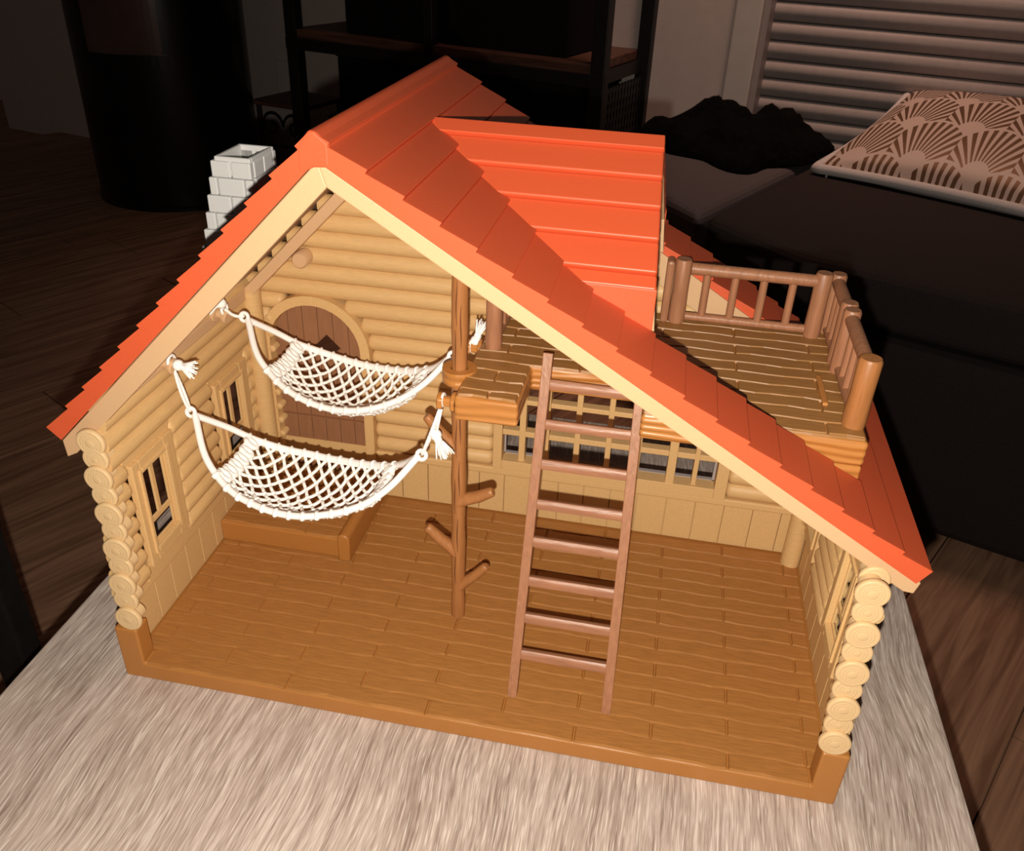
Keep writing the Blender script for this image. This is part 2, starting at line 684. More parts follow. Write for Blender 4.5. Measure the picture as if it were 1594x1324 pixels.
def sthing(name, label, cat, a0, a1, b0, b1, z0, z1, mat, group=None, lid=True):
    t = thing(name, label, cat, sh(sA + sU * (a0 + a1) / 2 + sV * (b0 + b1) / 2 + Vector((0, 0, z0))), group)
    mb = MB()
    sbox(mb, a0, a1, b0, b1, z0, z1 - (2 if lid else 0))
    link('body', mb, mat, t, bevel=0.4)
    if lid:
        mb = MB()
        sbox(mb, a0 - 0.4, a1 + 0.4, b0 - 0.4, b1 + 0.4, z1 - 2, z1)
        link('lid', mb, mat, t, bevel=0.4)
    return t


sthing('box_or_filler', 'large black box on the left half of the shelving unit middle board', 'box', 43.5, 66, 3.0, 25, 9.8, 40, M_BOX)
sthing('box_or_filler', 'large black box on the right half of the shelving unit middle board', 'box', 9, 38.5, 4.0, 26, 9.8, 44, M_BOX)
sthing('box_or_filler', 'added black filler block darkening the right bay under the shelving unit middle board', 'box', 5, 36, 4, 27, -30, 4.6, M_BOX)  # added black block, stands in for the shade in this bay
sthing('box_or_filler', 'added black filler block darkening the back of the left bay behind two grey jars', 'box', 44, 77, 13, 22, -30, 4.6, M_BOX)  # likewise a filler, its black replaces shade behind the jars
for (a, zt, lb) in ((72, -12, 'dull grey jar in the lower left bay of the shelving unit, nearest its left post'),
                    (54, -12, 'dull grey jar standing at the front of the lower left bay of the shelving unit')):
    t = thing('jar', lb, 'jar', sh(sA + sU * a + sV * 7 + Vector((0, 0, -30))))
    p = sA + sU * a + sV * 7
    link('body', MB().lathe([(3.6, -30), (4.0, -28), (4.0, zt - 3), (3.0, zt - 1), (3.0, zt)], (p.x, p.y, 0), (0, 0, 1), 20), M_DARKGLASS, t, smooth=True)
    link('lid', MB().lathe([(3.3, zt), (3.3, zt + 1.5), (2.9, zt + 2)], (p.x, p.y, 0), (0, 0, 1), 20), M_BLACK, t, smooth=True)
# perforated side panel in the right side, below the middle board
mb = MB()
for i in range(13):
    sbox(mb, -0.6, -0.1, 3.2 + i * 1.85, 4.1 + i * 1.85, -26, 4.5)
for i in range(15):
    sbox(mb, -0.5, -0.2, 3.0, SD - 3, -26 + i * 2.1, -25.2 + i * 2.1)
link('side_grille', mb, M_BLACK, shelf, label='dark metal mesh panel closing the right side of the unit')

# ------------------------------------------------------------------ stove
ST = Vector((-127, 223, 0))
sd = Vector((CAM[0], CAM[1], 0)) - ST
sd.normalize()
sT = Vector((-sd.y, sd.x, 0))
stove = thing('wood_stove', 'wide black cylindrical stove with a pale upper panel standing at the left wall', 'stove', (ST.x, ST.y, -45))
RS = 24.5
link('body', MB().lathe([(RS - 1.5, -45), (RS, -43.5), (RS, 75), (RS - 2, 77)], (ST.x, ST.y, 0), (0, 0, 1), 64), M_STOVE, stove, smooth=True)


def curved(mb, a0, a1, r0, r1, z0, z1, n=14):
    for i in range(n):
        t0, t1 = a0 + (a1 - a0) * i / n, a0 + (a1 - a0) * (i + 1) / n
        pts = []
        for zz in (z0, z1):
            for (r, t) in ((r1, t0), (r1, t1), (r0, t1), (r0, t0)):
                q = ST + (sd * math.cos(t) + sT * math.sin(t)) * r
                pts.append((q.x, q.y, zz))
        mb.hexa(pts)
    return mb


link('door_panel', curved(MB(), math.radians(-50), math.radians(0), RS - 0.5, RS + 0.4, -1.5, 45), M_PANEL, stove, label='pale brownish panel of the stove door')
link('door_rim', curved(MB(), math.radians(-56), math.radians(6), RS - 0.5, RS + 0.8, -5, -1.5), M_STOVE, stove)
link('foot_ring', MB().lathe([(RS + 0.5, -45), (RS + 0.5, -44), (RS, -43.6)], (ST.x, ST.y, 0), (0, 0, 1), 48), M_STOVE, stove)

# ------------------------------------------------------------------ iron side stand
SB = Vector((-81, 214, 0))
stand = thing('side_stand', 'small iron stand with scrollwork and a flat wooden top left of the shelving unit', 'stand', (SB.x, SB.y, -45))
zt = -12.5


def sp(a, b, z):
    p = SB + UV * a - VV * b
    return (p.x, p.y, z)


mb = MB()
mb.hexa([sp(-9, 9, zt - 1.2), sp(9, 9, zt - 1.2), sp(9, -9, zt - 1.2), sp(-9, -9, zt - 1.2), sp(-9, 9, zt), sp(9, 9, zt), sp(9, -9, zt), sp(-9, -9, zt)])
link('stand_top', mb, M_SHELFW, stand, bevel=0.2)
for a in (-8, 8):
    for b in (-8, 8):
        link('leg', MB().tube([sp(a, b, -45), sp(a, b, zt - 1.2)], 0.7, 6), M_BLACK, stand)
for s in (-1, 1):
    path = []
    for i in range(28):
        th = i / 27 * 2.6 * math.pi
        r = 4.0 * (1 - i / 34)
        path.append(sp(s * (4.0 - r * math.cos(th)), 8, zt - 6.5 + r * math.sin(th)))
    link('scroll', MB().tube(path, 0.35, 5), M_BLACK, stand)
mb = MB()
mb.tube([sp(-8, 8, zt - 12), sp(8, 8, zt - 12)], 0.4, 6)
link('crossbar', mb, M_BLACK, stand)

# ------------------------------------------------------------------ sofa
qa = math.radians(-22)
QU = Vector((math.cos(qa), math.sin(qa), 0))
QV = Vector((-math.sin(qa), math.cos(qa), 0))


def q2(o, a, b, z):
    p = Vector(o) + QU * a + QV * b
    return (p.x, p.y, z)


def qbox(mb, o, a0, a1, b0, b1, z0, z1):
    return mb.hexa([q2(o, a0, b0, z0), q2(o, a1, b0, z0), q2(o, a1, b1, z0), q2(o, a0, b1, z0),
                    q2(o, a0, b0, z1), q2(o, a1, b0, z1), q2(o, a1, b1, z1), q2(o, a0, b1, z1)])


SO = (71.5, 85.7, 0)
sofa = thing('sofa', 'long charcoal fabric sofa under the shuttered window, right of the toy house', 'sofa', (90, 110, -45))
mb = MB()
# front skirt follows the photo's floor line; seat reaches the wall
front = Vector((71.5, 85.7, 0))
seat_pts = [(32.9, 112.7), (28.5, 122.0), (63.5, 173.2), (112, 160.0), (122, 66.0), (71.5, 85.7), (45, 98.5)]
seat_pts = [(45.5, 96.5), (31.5, 112.5), (63.2, 174.0), (140, 152.0), (140, 60.0), (71.5, 85.7)]
link('seat_base', MB().prism(seat_pts, -43, -14, 'z'), M_SOFA, sofa, bevel=1.5)
seat2 = [(46.5, 97.5), (32.9, 112.7), (63.6, 173.5), (139, 151), (139, 61), (71.8, 86.9)]
link('seat_cushion', MB().prism(seat2, -14, -5, 'z'), M_SOFA, sofa, bevel=2.0, seg=4)
chaise = [(31.8, 113.6), (62.4, 174.0), (34, 181.5), (22, 160), (20, 130)]
link('seat_cushion', MB().prism(chaise, -14, -5.2, 'z'), M_SOFA2, sofa, bevel=2.0, seg=4, label='lighter grey far seat cushion')
link('seat_base', MB().prism([(x, y) for x, y in chaise], -43, -14, 'z'), M_SOFA, sofa, bevel=1.0)
for (x, y) in ((40, 120), (70, 92), (132, 70), (132, 146), (64, 166), (36, 178), (24, 150)):
    link('foot', MB().lathe([(1.6, -45), (2.2, -43)], (x, y, 0), (0, 0, 1), 12), M_BLACK, sofa)

# black garment heaped on the far seat cushion
cl = MB()
NX, NY = 46, 30
out = [(18, 168), (26, 173), (38, 176), (50, 175.5), (60, 172), (56, 160), (45, 148), (40, 141.5), (32, 150), (22, 158)]
cx, cy = 39, 161
vs, fs = [], []
rng = random.Random(3)
NR, NA = 12, 60
pts = [Vector((x - cx, y - cy, 0)) for x, y in out]
ang = [math.atan2(p.y, p.x) for p in pts]
order = sorted(range(len(pts)), key=lambda i: ang[i])
A_ = [ang[i] for i in order]
R_ = [pts[i].length for i in order]


def rad(t):
    n = len(A_)
    for i in range(n):
        a0, a1 = A_[i], A_[(i + 1) % n] + (2 * math.pi if i == n - 1 else 0)
        tt = t if t >= A_[0] else t + 2 * math.pi
        if a0 <= tt <= a1:
            f = (tt - a0) / (a1 - a0)
            f = f * f * (3 - 2 * f)
            return R_[i] * (1 - f) + R_[(i + 1) % n] * f
    return R_[0]


for i in range(NR + 1):
    for j in range(NA):
        t = -math.pi + 2 * math.pi * j / NA
        s = i / NR
        rr = rad(t) * s
        x, y = cx + rr * math.cos(t), cy + rr * math.sin(t)
        h = 10.0 * (1 - s ** 2.4) ** 0.7
        h *= 0.72 + 0.28 * math.sin(x * 0.55 + 1.3 * math.sin(y * 0.3)) * math.cos(y * 0.42 + x * 0.11)
        h += 1.2 * math.sin(5 * t + 3 * s) * s * (1 - s) * 4 * 0.5
        if (x - 33) ** 2 + (y - 172) ** 2 < 40:
            h += 2.0 * (1 - s)
        vs.append((x, y, -5.0 + max(0.25, h)))
for i in range(NR):
    for j in range(NA):
        j2 = (j + 1) % NA
        fs.append((i * NA + j, i * NA + j2, (i + 1) * NA + j2, (i + 1) * NA + j))
# underside
b0 = len(vs)
for j in range(NA):
    x, y, _ = vs[NR * NA + j]
    vs.append((x, y, -5.1))
for j in range(NA):
    j2 = (j + 1) % NA
    fs.append((NR * NA + j, NR * NA + j2, b0 + j2, b0 + j))
fs.append([b0 + j for j in range(NA)][::-1])
cl.add(vs, fs)
tag(link('garment', cl, M_CLOTH, smooth='all'), 'crumpled black garment heaped on the lighter far sofa seat', 'garment')

# patterned pillow
pil = thing('throw_pillow', 'pale throw pillow printed with gold fans lying on the dark sofa', 'pillow', (74, 155, -5))
pa = math.radians(-32)
PU = Vector((math.cos(pa), math.sin(pa), 0))
PV0 = Vector((-math.sin(pa), math.cos(pa), 0))
tilt = math.radians(13)
PV = PV0 * math.cos(tilt) + Vector((0, 0, 1)) * math.sin(tilt)
PN = PU.cross(PV)
PB = Vector((53.9, 146.3, -6.9))
S1, S2, TH = 50.0, 42.0, 6.5
NG = 40


def pilpt(u, v, sgn):
    # corners pulled out, sides bowed in
    a, b = 2 * u - 1, 2 * v - 1
    pin_u = 1 - 0.07 * (1 - b * b) * a * a
    pin_v = 1 - 0.07 * (1 - a * a) * b * b
    x = a * pin_u * S1 / 2
    y = b * pin_v * S2 / 2
    t = ((1 - a * a) * (1 - b * b)) ** 0.42 * TH
    wr = 0.35 * math.sin(9 * a + 3 * b) * (1 - abs(b)) * abs(b)
    return PB + PU * (x + S1 / 2) + PV * (y + S2 / 2) + PN * (sgn * (t + wr * 0.6) * (1 if sgn > 0 else 0.72) + 3.2)


def pillow_side(sgn):
    vs, fs, uv = [], [], []
    for j in range(NG + 1):
        for i in range(NG + 1):
            vs.append(pilpt(i / NG, j / NG, sgn))
            uv.append((i / NG, j / NG))
    for j in range(NG):
        for i in range(NG):
            a = j * (NG + 1) + i
            f = (a, a + 1, a + NG + 2, a + NG + 1)
            fs.append(f if sgn > 0 else f[::-1])
    return vs, fs, uv


for sgn, nm, mt, lb in ((1, 'printed_front', M_FAN, 'white cover with a gold fan print'), (-1, 'plain_back', M_PIPING, 'plain whitish underside')):
    vs, fs, uv = pillow_side(sgn)
    o = link(nm, MB().add(vs, fs), mt, pil, smooth='all', label=lb)
    ul = o.data.uv_layers.new(name='UVMap')
    for lp in o.data.loops:
        ul.data[lp.index].uv = uv[lp.vertex_index]
edge = [pilpt(i / NG, 0, 0) for i in range(NG)] + [pilpt(1, j / NG, 0) for j in range(NG)] + [pilpt(1 - i / NG, 1, 0) for i in range(NG)] + [pilpt(0, 1 - j / NG, 0) for j in range(NG)]
link('seam', MB().tube(edge, 1.0, 8, closed=True), M_PIPING, pil, smooth='all')
c0 = pilpt(0.05, 0.0, 0)
link('loose_thread', MB().tube([c0, c0 + Vector((-0.2, -0.5, -1.6)), c0 + Vector((-0.3, -1.2, -1.9))], 0.18, 5), M_PIPING, pil)

# ------------------------------------------------------------------ stool at the left edge
stool = thing('stool', 'black legged stool with a pale seat, cut off at the left edge', 'stool', (-28, -2, -45))
link('seat', MB().box(-42, -15.7, -14, 11.0, 3.9, 6.2), M_STONE, stool, bevel=0.8)
for (x, y) in ((-17.6, 9.4), (-40, 9.4), (-17.6, -13), (-40, -13)):
    link('leg', MB().box(x - 1.3, x + 1.3, y - 0.6, y + 1.4, -45, 3.9), M_BLACK, stool, bevel=0.2)
for y in (9.8, -12.6):
    link('crossbar', MB().box(-38.7, -18.9, y - 0.5, y + 0.5, -34, -32), M_BLACK, stool)

# ================================================================== TABLE
table = thing('coffee_table', 'light oak coffee table carrying the toy log house', 'table', (19.4, 3, -45))
link('tabletop', MB().box(-5.75, 44.6, -30, 33.8, -2.6, 0), M_TABLE, table, bevel=0.12)
for x in (-3.5, 41):
    for y in (-27, 30):
        link('leg', MB().box(x - 1.5, x + 1.5, y - 1.5, y + 1.5, -45, -2.6), M_BLACK, table, bevel=0.15)
for x in (-3.5, 41):
    link('apron', MB().box(x - 1.0, x + 1.0, -25.5, 28.5, -5.5, -2.6), M_BLACK, table)
for y in (-27, 30):
    link('apron', MB().box(-2.0, 39.5, y - 1.0, y + 1.0, -5.5, -2.6), M_BLACK, table)

# ================================================================== TOY LOG CABIN
cab = thing('toy_log_cabin', 'beige plastic toy log cabin with an orange-red roof, open front and balcony', 'dollhouse', (19, 9, 0))
HF = 1.25
XL, XR, YB = 0.5, 37.55, 17.95

# ---- base with corner blocks and planked floor
mb = MB()
mb.prism([(0, 0), (38, 0), (38, 3.58), (36.69, 3.58), (36.69, HF - 0.12), (1.31, HF - 0.12), (1.31, 3.58), (0, 3.58)], 0, 1.1, 'y')
base = link('base', mb, M_BASE, cab, bevel=0.13, seg=3)
link('floor_slab', MB().box(0, 38, 1.1, 18.7, 0, HF - 0.12), M_BASE, base)
ROW = 1.045
JP = 7.735


def wavy_plank(x0, x1, y0, y1, z0, z1, seed):
    """one moulded plank with gently wavy long edges"""
    n = max(2, int((x1 - x0) / 0.7))
    bot, top = [], []
    for i in range(n + 1):
        x = x0 + (x1 - x0) * i / n
        w0 = 0.045 * math.sin(x * 1.7 + y0 * 5.1) + 0.025 * math.sin(x * 3.9 + y0 * 2.3)
        w1 = 0.045 * math.sin(x * 1.7 + y1 * 5.1) + 0.025 * math.sin(x * 3.9 + y1 * 2.3)
        bot.append((x, y0 + w0))
        top.append((x, y1 + w1))
    poly = bot + top[::-1]
    mb_ = MB()
    g = 0.055
    ring0 = poly
    cx_ = (x0 + x1) / 2
    # top face is inset so the joint reads as a small V groove
    nb = len(bot)
    insb = [(min(max(p[0], x0 + g), x1 - g), p[1] + g) for p in bot]
    inst = [(min(max(p[0], x0 + g), x1 - g), p[1] - g) for p in top]
    ring1 = insb + inst[::-1]
    N_ = len(ring0)
    vs = [(p[0], p[1], z0) for p in ring0] + [(p[0], p[1], z1) for p in ring1]
    fs = [(i, (i + 1) % N_, N_ + (i + 1) % N_, N_ + i) for i in range(N_)]
    for i in range(nb - 1):
        fs.append((N_ + i, N_ + i + 1, 2 * N_ - 2 - i, 2 * N_ - 1 - i))
    return mb_.add(vs, fs)


for r in range(17):
    y0, y1 = r * ROW + 0.04, (r + 1) * ROW - 0.02
    xl = XL + 0.05 if r > 0 else 1.36
    xr = XR - 0.05 if r > 0 else 36.64
    js = [1.72 + JP * k_ + (0 if r % 2 == 0 else JP / 2) for k_ in range(-1, 6)]
    js = [xl] + [j_ for j_ in js if xl + 0.5 < j_ < xr - 0.5] + [xr]
    for a, b in zip(js[:-1], js[1:]):
        link('floor_plank', wavy_plank(a + 0.03, b - 0.03, y0, y1, HF - 0.13, HF, r), M_FLOOR, base)

# ---- step platform in front of the door
step = link('door_step', MB().box(XL, 8.55, 10.75, 17.7, HF, 2.75), M_BASE, cab, bevel=0.12)
for r in range(7):
    y0 = 10.85 + r * 0.98
    js = [XL + 0.1, 3.2 if r % 2 else 6.3, 8.5]
    for a, b in zip(js[:-1], js[1:]):
        link('step_plank', wavy_plank(a + 0.03, b - 0.03, y0, y0 + 0.95, 2.72, 2.85, r), M_FLOOR, step)
prof = []
for i in range(9):
    t = math.pi * i / 8
    prof.append((8.92 + 0.40 * math.cos(t), 2.95 + 0.38 * math.sin(t)))
mb = MB()
mb.prism([(9.32, HF)] + prof + [(8.52, HF)], 10.45, 17.5, 'y')
link('step_rail', mb, M_BASE, step, bevel=0.1, smooth=True)

# ---- log walls
PZ, SZ0 = 1.08, 5.05
LR = 0.60
SR = 0.56


def log(parent, p0, p1, r=LR, n=14, rounded=(False, False)):
    """half-buried round log from p0 to p1; an end is rounded where it stops at a window plate"""
    P0, P1 = Vector(p0), Vector(p1)
    L = (P1 - P0).length
    d = (P1 - P0).normalized()
    pr = []
    if rounded[0]:
        pr += [(r * 0.35, 0), (r * 0.72, 0.06), (r * 0.93, 0.18), (r, 0.34)]
    else:
        pr += [(r, 0)]
    if rounded[1]:
        pr += [(r, L - 0.34), (r * 0.93, L - 0.18), (r * 0.72, L - 0.06), (r * 0.35, L)]
    else:
        pr += [(r, L)]
    return link('log', MB().lathe(pr, P0, d, n, ref=(0, 0, 1)), M_BEIGELOG, parent, smooth=True)


WIN_Z0, WIN_Z1 = 5.7, 12.25
SIDE_WINS = ((2.75, 6.65), (11.55, 15.6))


def side_wall(x_in, sgn):
    """sgn +1: left wall (room towards +x)"""
    xo = x_in - sgn * 0.4
    mb_ = MB()
    mb_.box(min(x_in - sgn * 0.15, xo), max(x_in - sgn * 0.15, xo), 1.0, 18.3, HF - 0.1, 5.0)
    w = link('side_wall', mb_, M_BEIGE, cab)
    # wainscot boards
    ys = [1.02, 3.35, 5.0, 6.68, 8.35, 10.02, 11.72, 13.4, 15.1, 16.6]
    for a, b in zip(ys[:-1], ys[1:]):
        m2 = MB()
        m2.box(min(x_in - sgn * 0.2, x_in), max(x_in - sgn * 0.2, x_in), a + 0.025, b - 0.025, HF, 4.25)
        link('wainscot_board', m2, M_BEIGE, w, bevel=0.03)
    m2 = MB()
    m2.box(min(x_in - sgn * 0.2, x_in + sgn * 0.28), max(x_in - sgn * 0.2, x_in + sgn * 0.28), 0.95, 16.9, 4.25, 5.0)
    link('wainscot_cap', m2, M_BEIGE, w, bevel=0.12, seg=3)
    # logs, interrupted by the windows
    xc = x_in + sgn * (0.10 if sgn > 0 else 0.19)
    SR = 0.56 if sgn > 0 else 0.54
    for k_ in range(11 if sgn > 0 else 8):
        zc = SZ0 + PZ * (k_ + 0.5)
        ys_ = (0.32 if sgn > 0 else 0.95) + 0.13 * (zc - 4.4) * (1 if sgn > 0 else 0.8)
        if zc > WIN_Z1 + 0.2:
            log(w, (xc, ys_, zc), (xc, 17.4, zc), SR)
        else:
            a = ys_
            for (w0, w1) in SIDE_WINS:
                log(w, (xc, a, zc), (xc, w0 - 0.05, zc), SR, rounded=(a > 2.7, True))
                a = w1 + 0.05
            log(w, (xc, a, zc), (xc, 17.4, zc), SR, rounded=(True, False))
    # windows
    for (w0, w1) in SIDE_WINS:
        def bx(y0, y1, z0, z1, d0, d1, bev=0.05, nm='window_frame', par=w):
            q = MB()
            xa, xb = x_in + sgn * d0, x_in + sgn * d1
            q.box(min(xa, xb), max(xa, xb), y0, y1, z0, z1)
            return q
        fr = MB()
        for (y0, y1, z0, z1) in ((w0, w0 + 0.65, WIN_Z0, WIN_Z1), (w1 - 0.95, w1, WIN_Z0, WIN_Z1),
                                 (w0 + 0.65, w1 - 0.95, WIN_Z0, WIN_Z0 + 0.95), (w0 + 0.65, w1 - 0.95, WIN_Z1 - 0.75, WIN_Z1)):
            q = bx(y0, y1, z0, z1, 0.3, 0.68)
            fr.add(q.v, q.f)
        for (y0, y1, z0, z1) in ((w0 + 0.42, w0 + 0.65, WIN_Z0 + 0.6, WIN_Z1 - 0.5), (w1 - 0.95, w1 - 0.6, WIN_Z0 + 0.6, WIN_Z1 - 0.5),
                                 (w0 + 0.65, w1 - 0.95, WIN_Z0 + 0.6, WIN_Z0 + 0.95), (w0 + 0.65, w1 - 0.95, WIN_Z1 - 0.75, WIN_Z1 - 0.5)):
            q = bx(y0, y1, z0, z1, 0.6, 0.80)
            fr.add(q.v, q.f)
        link('window_frame', fr, M_BEIGE, w, bevel=0.05)
        for nm_, z0_, z1_ in (('window_head', WIN_Z1 - 0.1, 13.0), ('window_sill', 4.8, WIN_Z0 + 0.1)):
            q = bx(w0 - 0.25, w1 + 0.25, z0_, z1_, -0.1, 0.42)
            link(nm_, q, M_BEIGE, w)
        sa = MB()
        a0, a1, b0, b1 = w0 + 0.65, w1 - 0.95, WIN_Z0 + 0.95, WIN_Z1 - 0.75
        mid = (a0 + a1) / 2
        tz = 7.95
        for (y0, y1, z0, z1) in ((a0, a0 + 0.17, b0, b1), (a1 - 0.17, a1, b0, b1), (a0 + 0.17, a1 - 0.17, b0, b0 + 0.2),
                                 (a0 + 0.17, a1 - 0.17, b1 - 0.2, b1), (a0 + 0.17, a1 - 0.17, tz, tz + 0.36),
                                 (mid - 0.17, mid + 0.17, tz + 0.36, b1 - 0.2)):
            q = bx(y0, y1, z0, z1, 0.36, 0.5)
            sa.add(q.v, q.f)
        link('window_sash', sa, M_BEIGE, w, bevel=0.04)
    # wall plate under the roof
    m2 = MB()
    z0 = 15.85 if sgn > 0 else 12.95
    m2.box(min(x_in - sgn * 0.3, x_in + sgn * 0.75), max(x_in - sgn * 0.3, x_in + sgn * 0.75), 2.35, 17.3, z0 - 0.1, z0 + 0.62)
    link('wall_plate', m2, M_CREAM, w, bevel=0.08)
    # the stack of log ends that closes the front edge
    LEFTE = [(1.06, 0.0, 4.43), (0.98, 0.14, 5.48), (0.97, 0.27, 6.5), (0.97, 0.41, 7.54), (0.95, 0.54, 8.58), (0.89, 0.68, 9.62), (0.8, 0.8, 10.6), (0.65, 0.93, 11.58), (0.53, 1.06, 12.57), (0.46, 1.19, 13.56), (0.4, 1.32, 14.5)]
    RIGHTE = [(37.06, 0.0, 4.39), (37.02, 0.1, 5.42), (37.0, 0.2, 6.46), (36.96, 0.31, 7.49), (36.94, 0.41, 8.54), (36.92, 0.53, 9.63), (36.9, 0.62, 10.68), (36.87, 0.75, 11.8), (36.82, 0.87, 12.85), (37.0, 1.62, 12.98)]
    for i, (x, y, zc) in enumerate(LEFTE if sgn > 0 else RIGHTE):
        r = 0.74 if i % 2 == 0 else 0.67
        yy = y - (0.08 if i % 2 == 0 else -0.04)
        pr = [(0.5, 0.9), (0.5, 0.27), (r - 0.02, 0.25), (r, 0.22), (r, 0.06), (r - 0.03, 0.012), (r - 0.06, 0.0), (r - 0.20, -0.003), (r - 0.215, 0.003), (r - 0.23, -0.005), (r - 0.34, -0.008), (r - 0.355, -0.002), (r - 0.37, -0.009), (r - 0.47, -0.012), (r - 0.485, -0.006), (r - 0.50, -0.013), (0.02, -0.016)]
        link('log_end', MB().lathe(pr, (x, yy, zc), (0, 1, 0), 28, ref=(0, 0, 1)), M_LOGEND, w, smooth=True)
    return w


wl = side_wall(XL, 1)
wr_ = side_wall(XR, -1)

# ---- roof geometry
RXR, RZR = 12.79, 29.81
ML = (RZR - 14.74) / (RXR + 1.98)
MR = (RZR - 13.80) / (39.06 - RXR)
YF, YBK = 1.73, 21.49
LXE, RXE = -1.98, 39.06


def zl_(x):
    return RZR - ML * (RXR - x)


def zr_(x):
    return RZR - MR * (x - RXR)


# ---- back wall
bw = link('back_wall', MB().box(0, 38, 18.15, 18.7, HF - 0.1, 5.0), M_BEIGE, cab)
xs = [9.4 - 1.0] + [10.5, 12.35, 14.15, 15.98, 17.72, 19.6, 21.42, 23.15, 24.9, 26.7, 28.62, 30.5, 32.35, 34.2, 36.0, 37.4]
for a, b in zip(xs[:-1], xs[1:]):
    link('wainscot_board', MB().box(a + 0.025, b - 0.025, YB, 18.2, HF, 4.5), M_BEIGE, bw, bevel=0.03)
link('wainscot_cap', MB().box(8.75, 37.4, YB - 0.3, 18.2, 4.5, 5.05), M_BEIGE, bw, bevel=0.12, seg=3)
yc = 18.2
DX0, DX1 = 2.05, 8.72            # door frame outer
WX0, WX1 = 16.95, 32.2           # window plate
k_ = 0
while True:
    zc = SZ0 + PZ * (k_ + 0.5)
    zt_ = zc + LR
    x0 = max(XL + 0.1, RXR - (RZR - zt_ - 0.45) / ML)
    x1 = min(XR - 0.1, RXR + (RZR - zt_ - 0.4) / MR)
    if x1 - x0 < 0.8:
        break
    spans = [(x0, x1)]
    holes = []
    if zc < 16.0:
        if zc < 12.4:
            h = (DX0, DX1)
        else:
            dzz = zc - 12.4
            rr = 3.5
            hw = math.sqrt(max(0, rr * rr - dzz * dzz))
            h = (5.1 - hw, 5.1 + hw)
        if h[1] - h[0] > 0.6:
            holes.append(h)
    if zc < 12.6:
        holes.append((WX0, WX1))
    for (h0, h1) in holes:
        ns = []
        for (a, b) in spans:
            if h1 <= a or h0 >= b:
                ns.append((a, b))
                continue
            if h0 - a > 0.15:
                ns.append((a, h0 - 0.03))
            if b - h1 > 0.15:
                ns.append((h1 + 0.03, b))
        spans = ns
    for (a, b) in spans:
        log(bw, (a, yc, zc), (b, yc, zc), rounded=(a > x0 + 0.01, b < x1 - 0.01))
    k_ += 1
# corner posts
for (x, zt_) in ((1.3, 16.35), (37.05, 12.6)):
    link('corner_post', MB().lathe([(0.62, HF), (0.62, zt_ - 0.1), (0.5, zt_)], (x, 17.1, 0), (0, 0, 1), 20), M_BEIGELOG, bw, smooth=True)
# short rounded log ends between post and door frame
for i in range(9):
    zc = 5.6 + i * PZ
    link('log_stub', MB().lathe([(0.12, 0), (0.22, 0.06), (0.26, 0.2), (0.26, 0.7)], (2.15, 17.35, zc), (0, 1, 0), 14), M_BEIGELOG, bw, smooth=True)
# rake boards on the back wall just under the roof
mb = MB()


def slope_bar(mb_, x0, x1, fz, off0, off1, y0, y1):
    mb_.hexa([(x0, y0, fz(x0) - off1), (x1, y0, fz(x1) - off1), (x1, y1, fz(x1) - off1), (x0, y1, fz(x0) - off1),
              (x0, y0, fz(x0) - off0), (x1, y0, fz(x1) - off0), (x1, y1, fz(x1) - off0), (x0, y1, fz(x0) - off0)])
    return mb_


link('rake_board', slope_bar(MB(), 0.6, 12.6, zl_, 1.45, 2.4, 16.6, 17.9), M_CREAM, bw, bevel=0.06)
link('rake_board', slope_bar(MB(), 13.0, 37.0, zr_, 0.66, 2.3, 17.2, 18.0), M_CREAM, bw, bevel=0.06)
link('peg_end', MB().lathe([(0.55, 0), (0.55, 0.5), (0.48, 0.6)], (29.35, 18.1, 18.55), (0, -1, 0), 20), M_CREAM, bw, smooth=True)
for x in (4.6, 8.6):
    z_ = zl_(x) - 2.6
    link('peg_end', MB().lathe([(0.5, 0), (0.5, 0.9), (0.42, 1.0)], (x + 0.35, 17.6, z_ - 0.2), (0, -1, 0), 18), M_CREAM, bw, smooth=True)

# back window: plate, posts and panes' bars
mb = MB()
WZ0, WZ1 = 5.1, 12.7
for (x0, x1, z0, z1) in ((WX0, WX0 + 0.6, WZ0, WZ1), (WX1 - 0.75, WX1, WZ0, WZ1), (WX0 + 0.6, WX1 - 0.75, WZ0, WZ0 + 0.75), (WX0 + 0.6, WX1 - 0.75, WZ1 - 0.7, WZ1)):
    mb.box(x0, x1, 17.45, 18.6, z0, z1)
wfr = link('window_frame', mb, M_BEIGE, bw, bevel=0.035)


def back_bar(x0, x1, z0, z1, d=0.0):
    q_ = MB()
    q_.box(x0, x1, 17.7 + d, 18.4, z0, z1)
    return q_


for (x0, x1) in ((19.98, 20.6), (28.3, 28.85)):
    q_ = MB()
    q_.box(x0, x1, 17.5, 18.5, WZ0 + 0.7, WZ1 - 0.6)
    link('window_post', q_, M_BEIGE, bw, bevel=0.05)
for (x0, x1) in ((18.62, 19.04), (22.22, 22.6), (24.26, 24.62), (26.2, 26.55), (29.95, 30.26)):
    link('window_bar', back_bar(x0, x1, WZ0 + 0.7, WZ1 - 0.6), M_BEIGE, bw, bevel=0.04)
for (z0, z1) in ((7.72, 8.12), (10.12, 10.46)):
    link('window_bar', back_bar(WX0 + 0.5, WX1 - 0.7, z0, z1, 0.03), M_BEIGE, bw, bevel=0.04)
q_ = MB()
for (x0, x1, z0, z1) in ((WX0 + 0.5, WX1 - 0.6, WZ0 + 0.72, WZ0 + 0.9), (WX0 + 0.5, WX0 + 0.7, WZ0 + 0.7, WZ1 - 0.6), (WX1 - 0.9, WX1 - 0.7, WZ0 + 0.7, WZ1 - 0.6)):
    q_.box(x0, x1, 18.45, 18.75, z0, z1 - 0.1 if z1 < 7 else z1)
link('outer_sill', q_, M_SLAT, bw, label='pale outer rim of the long back window')

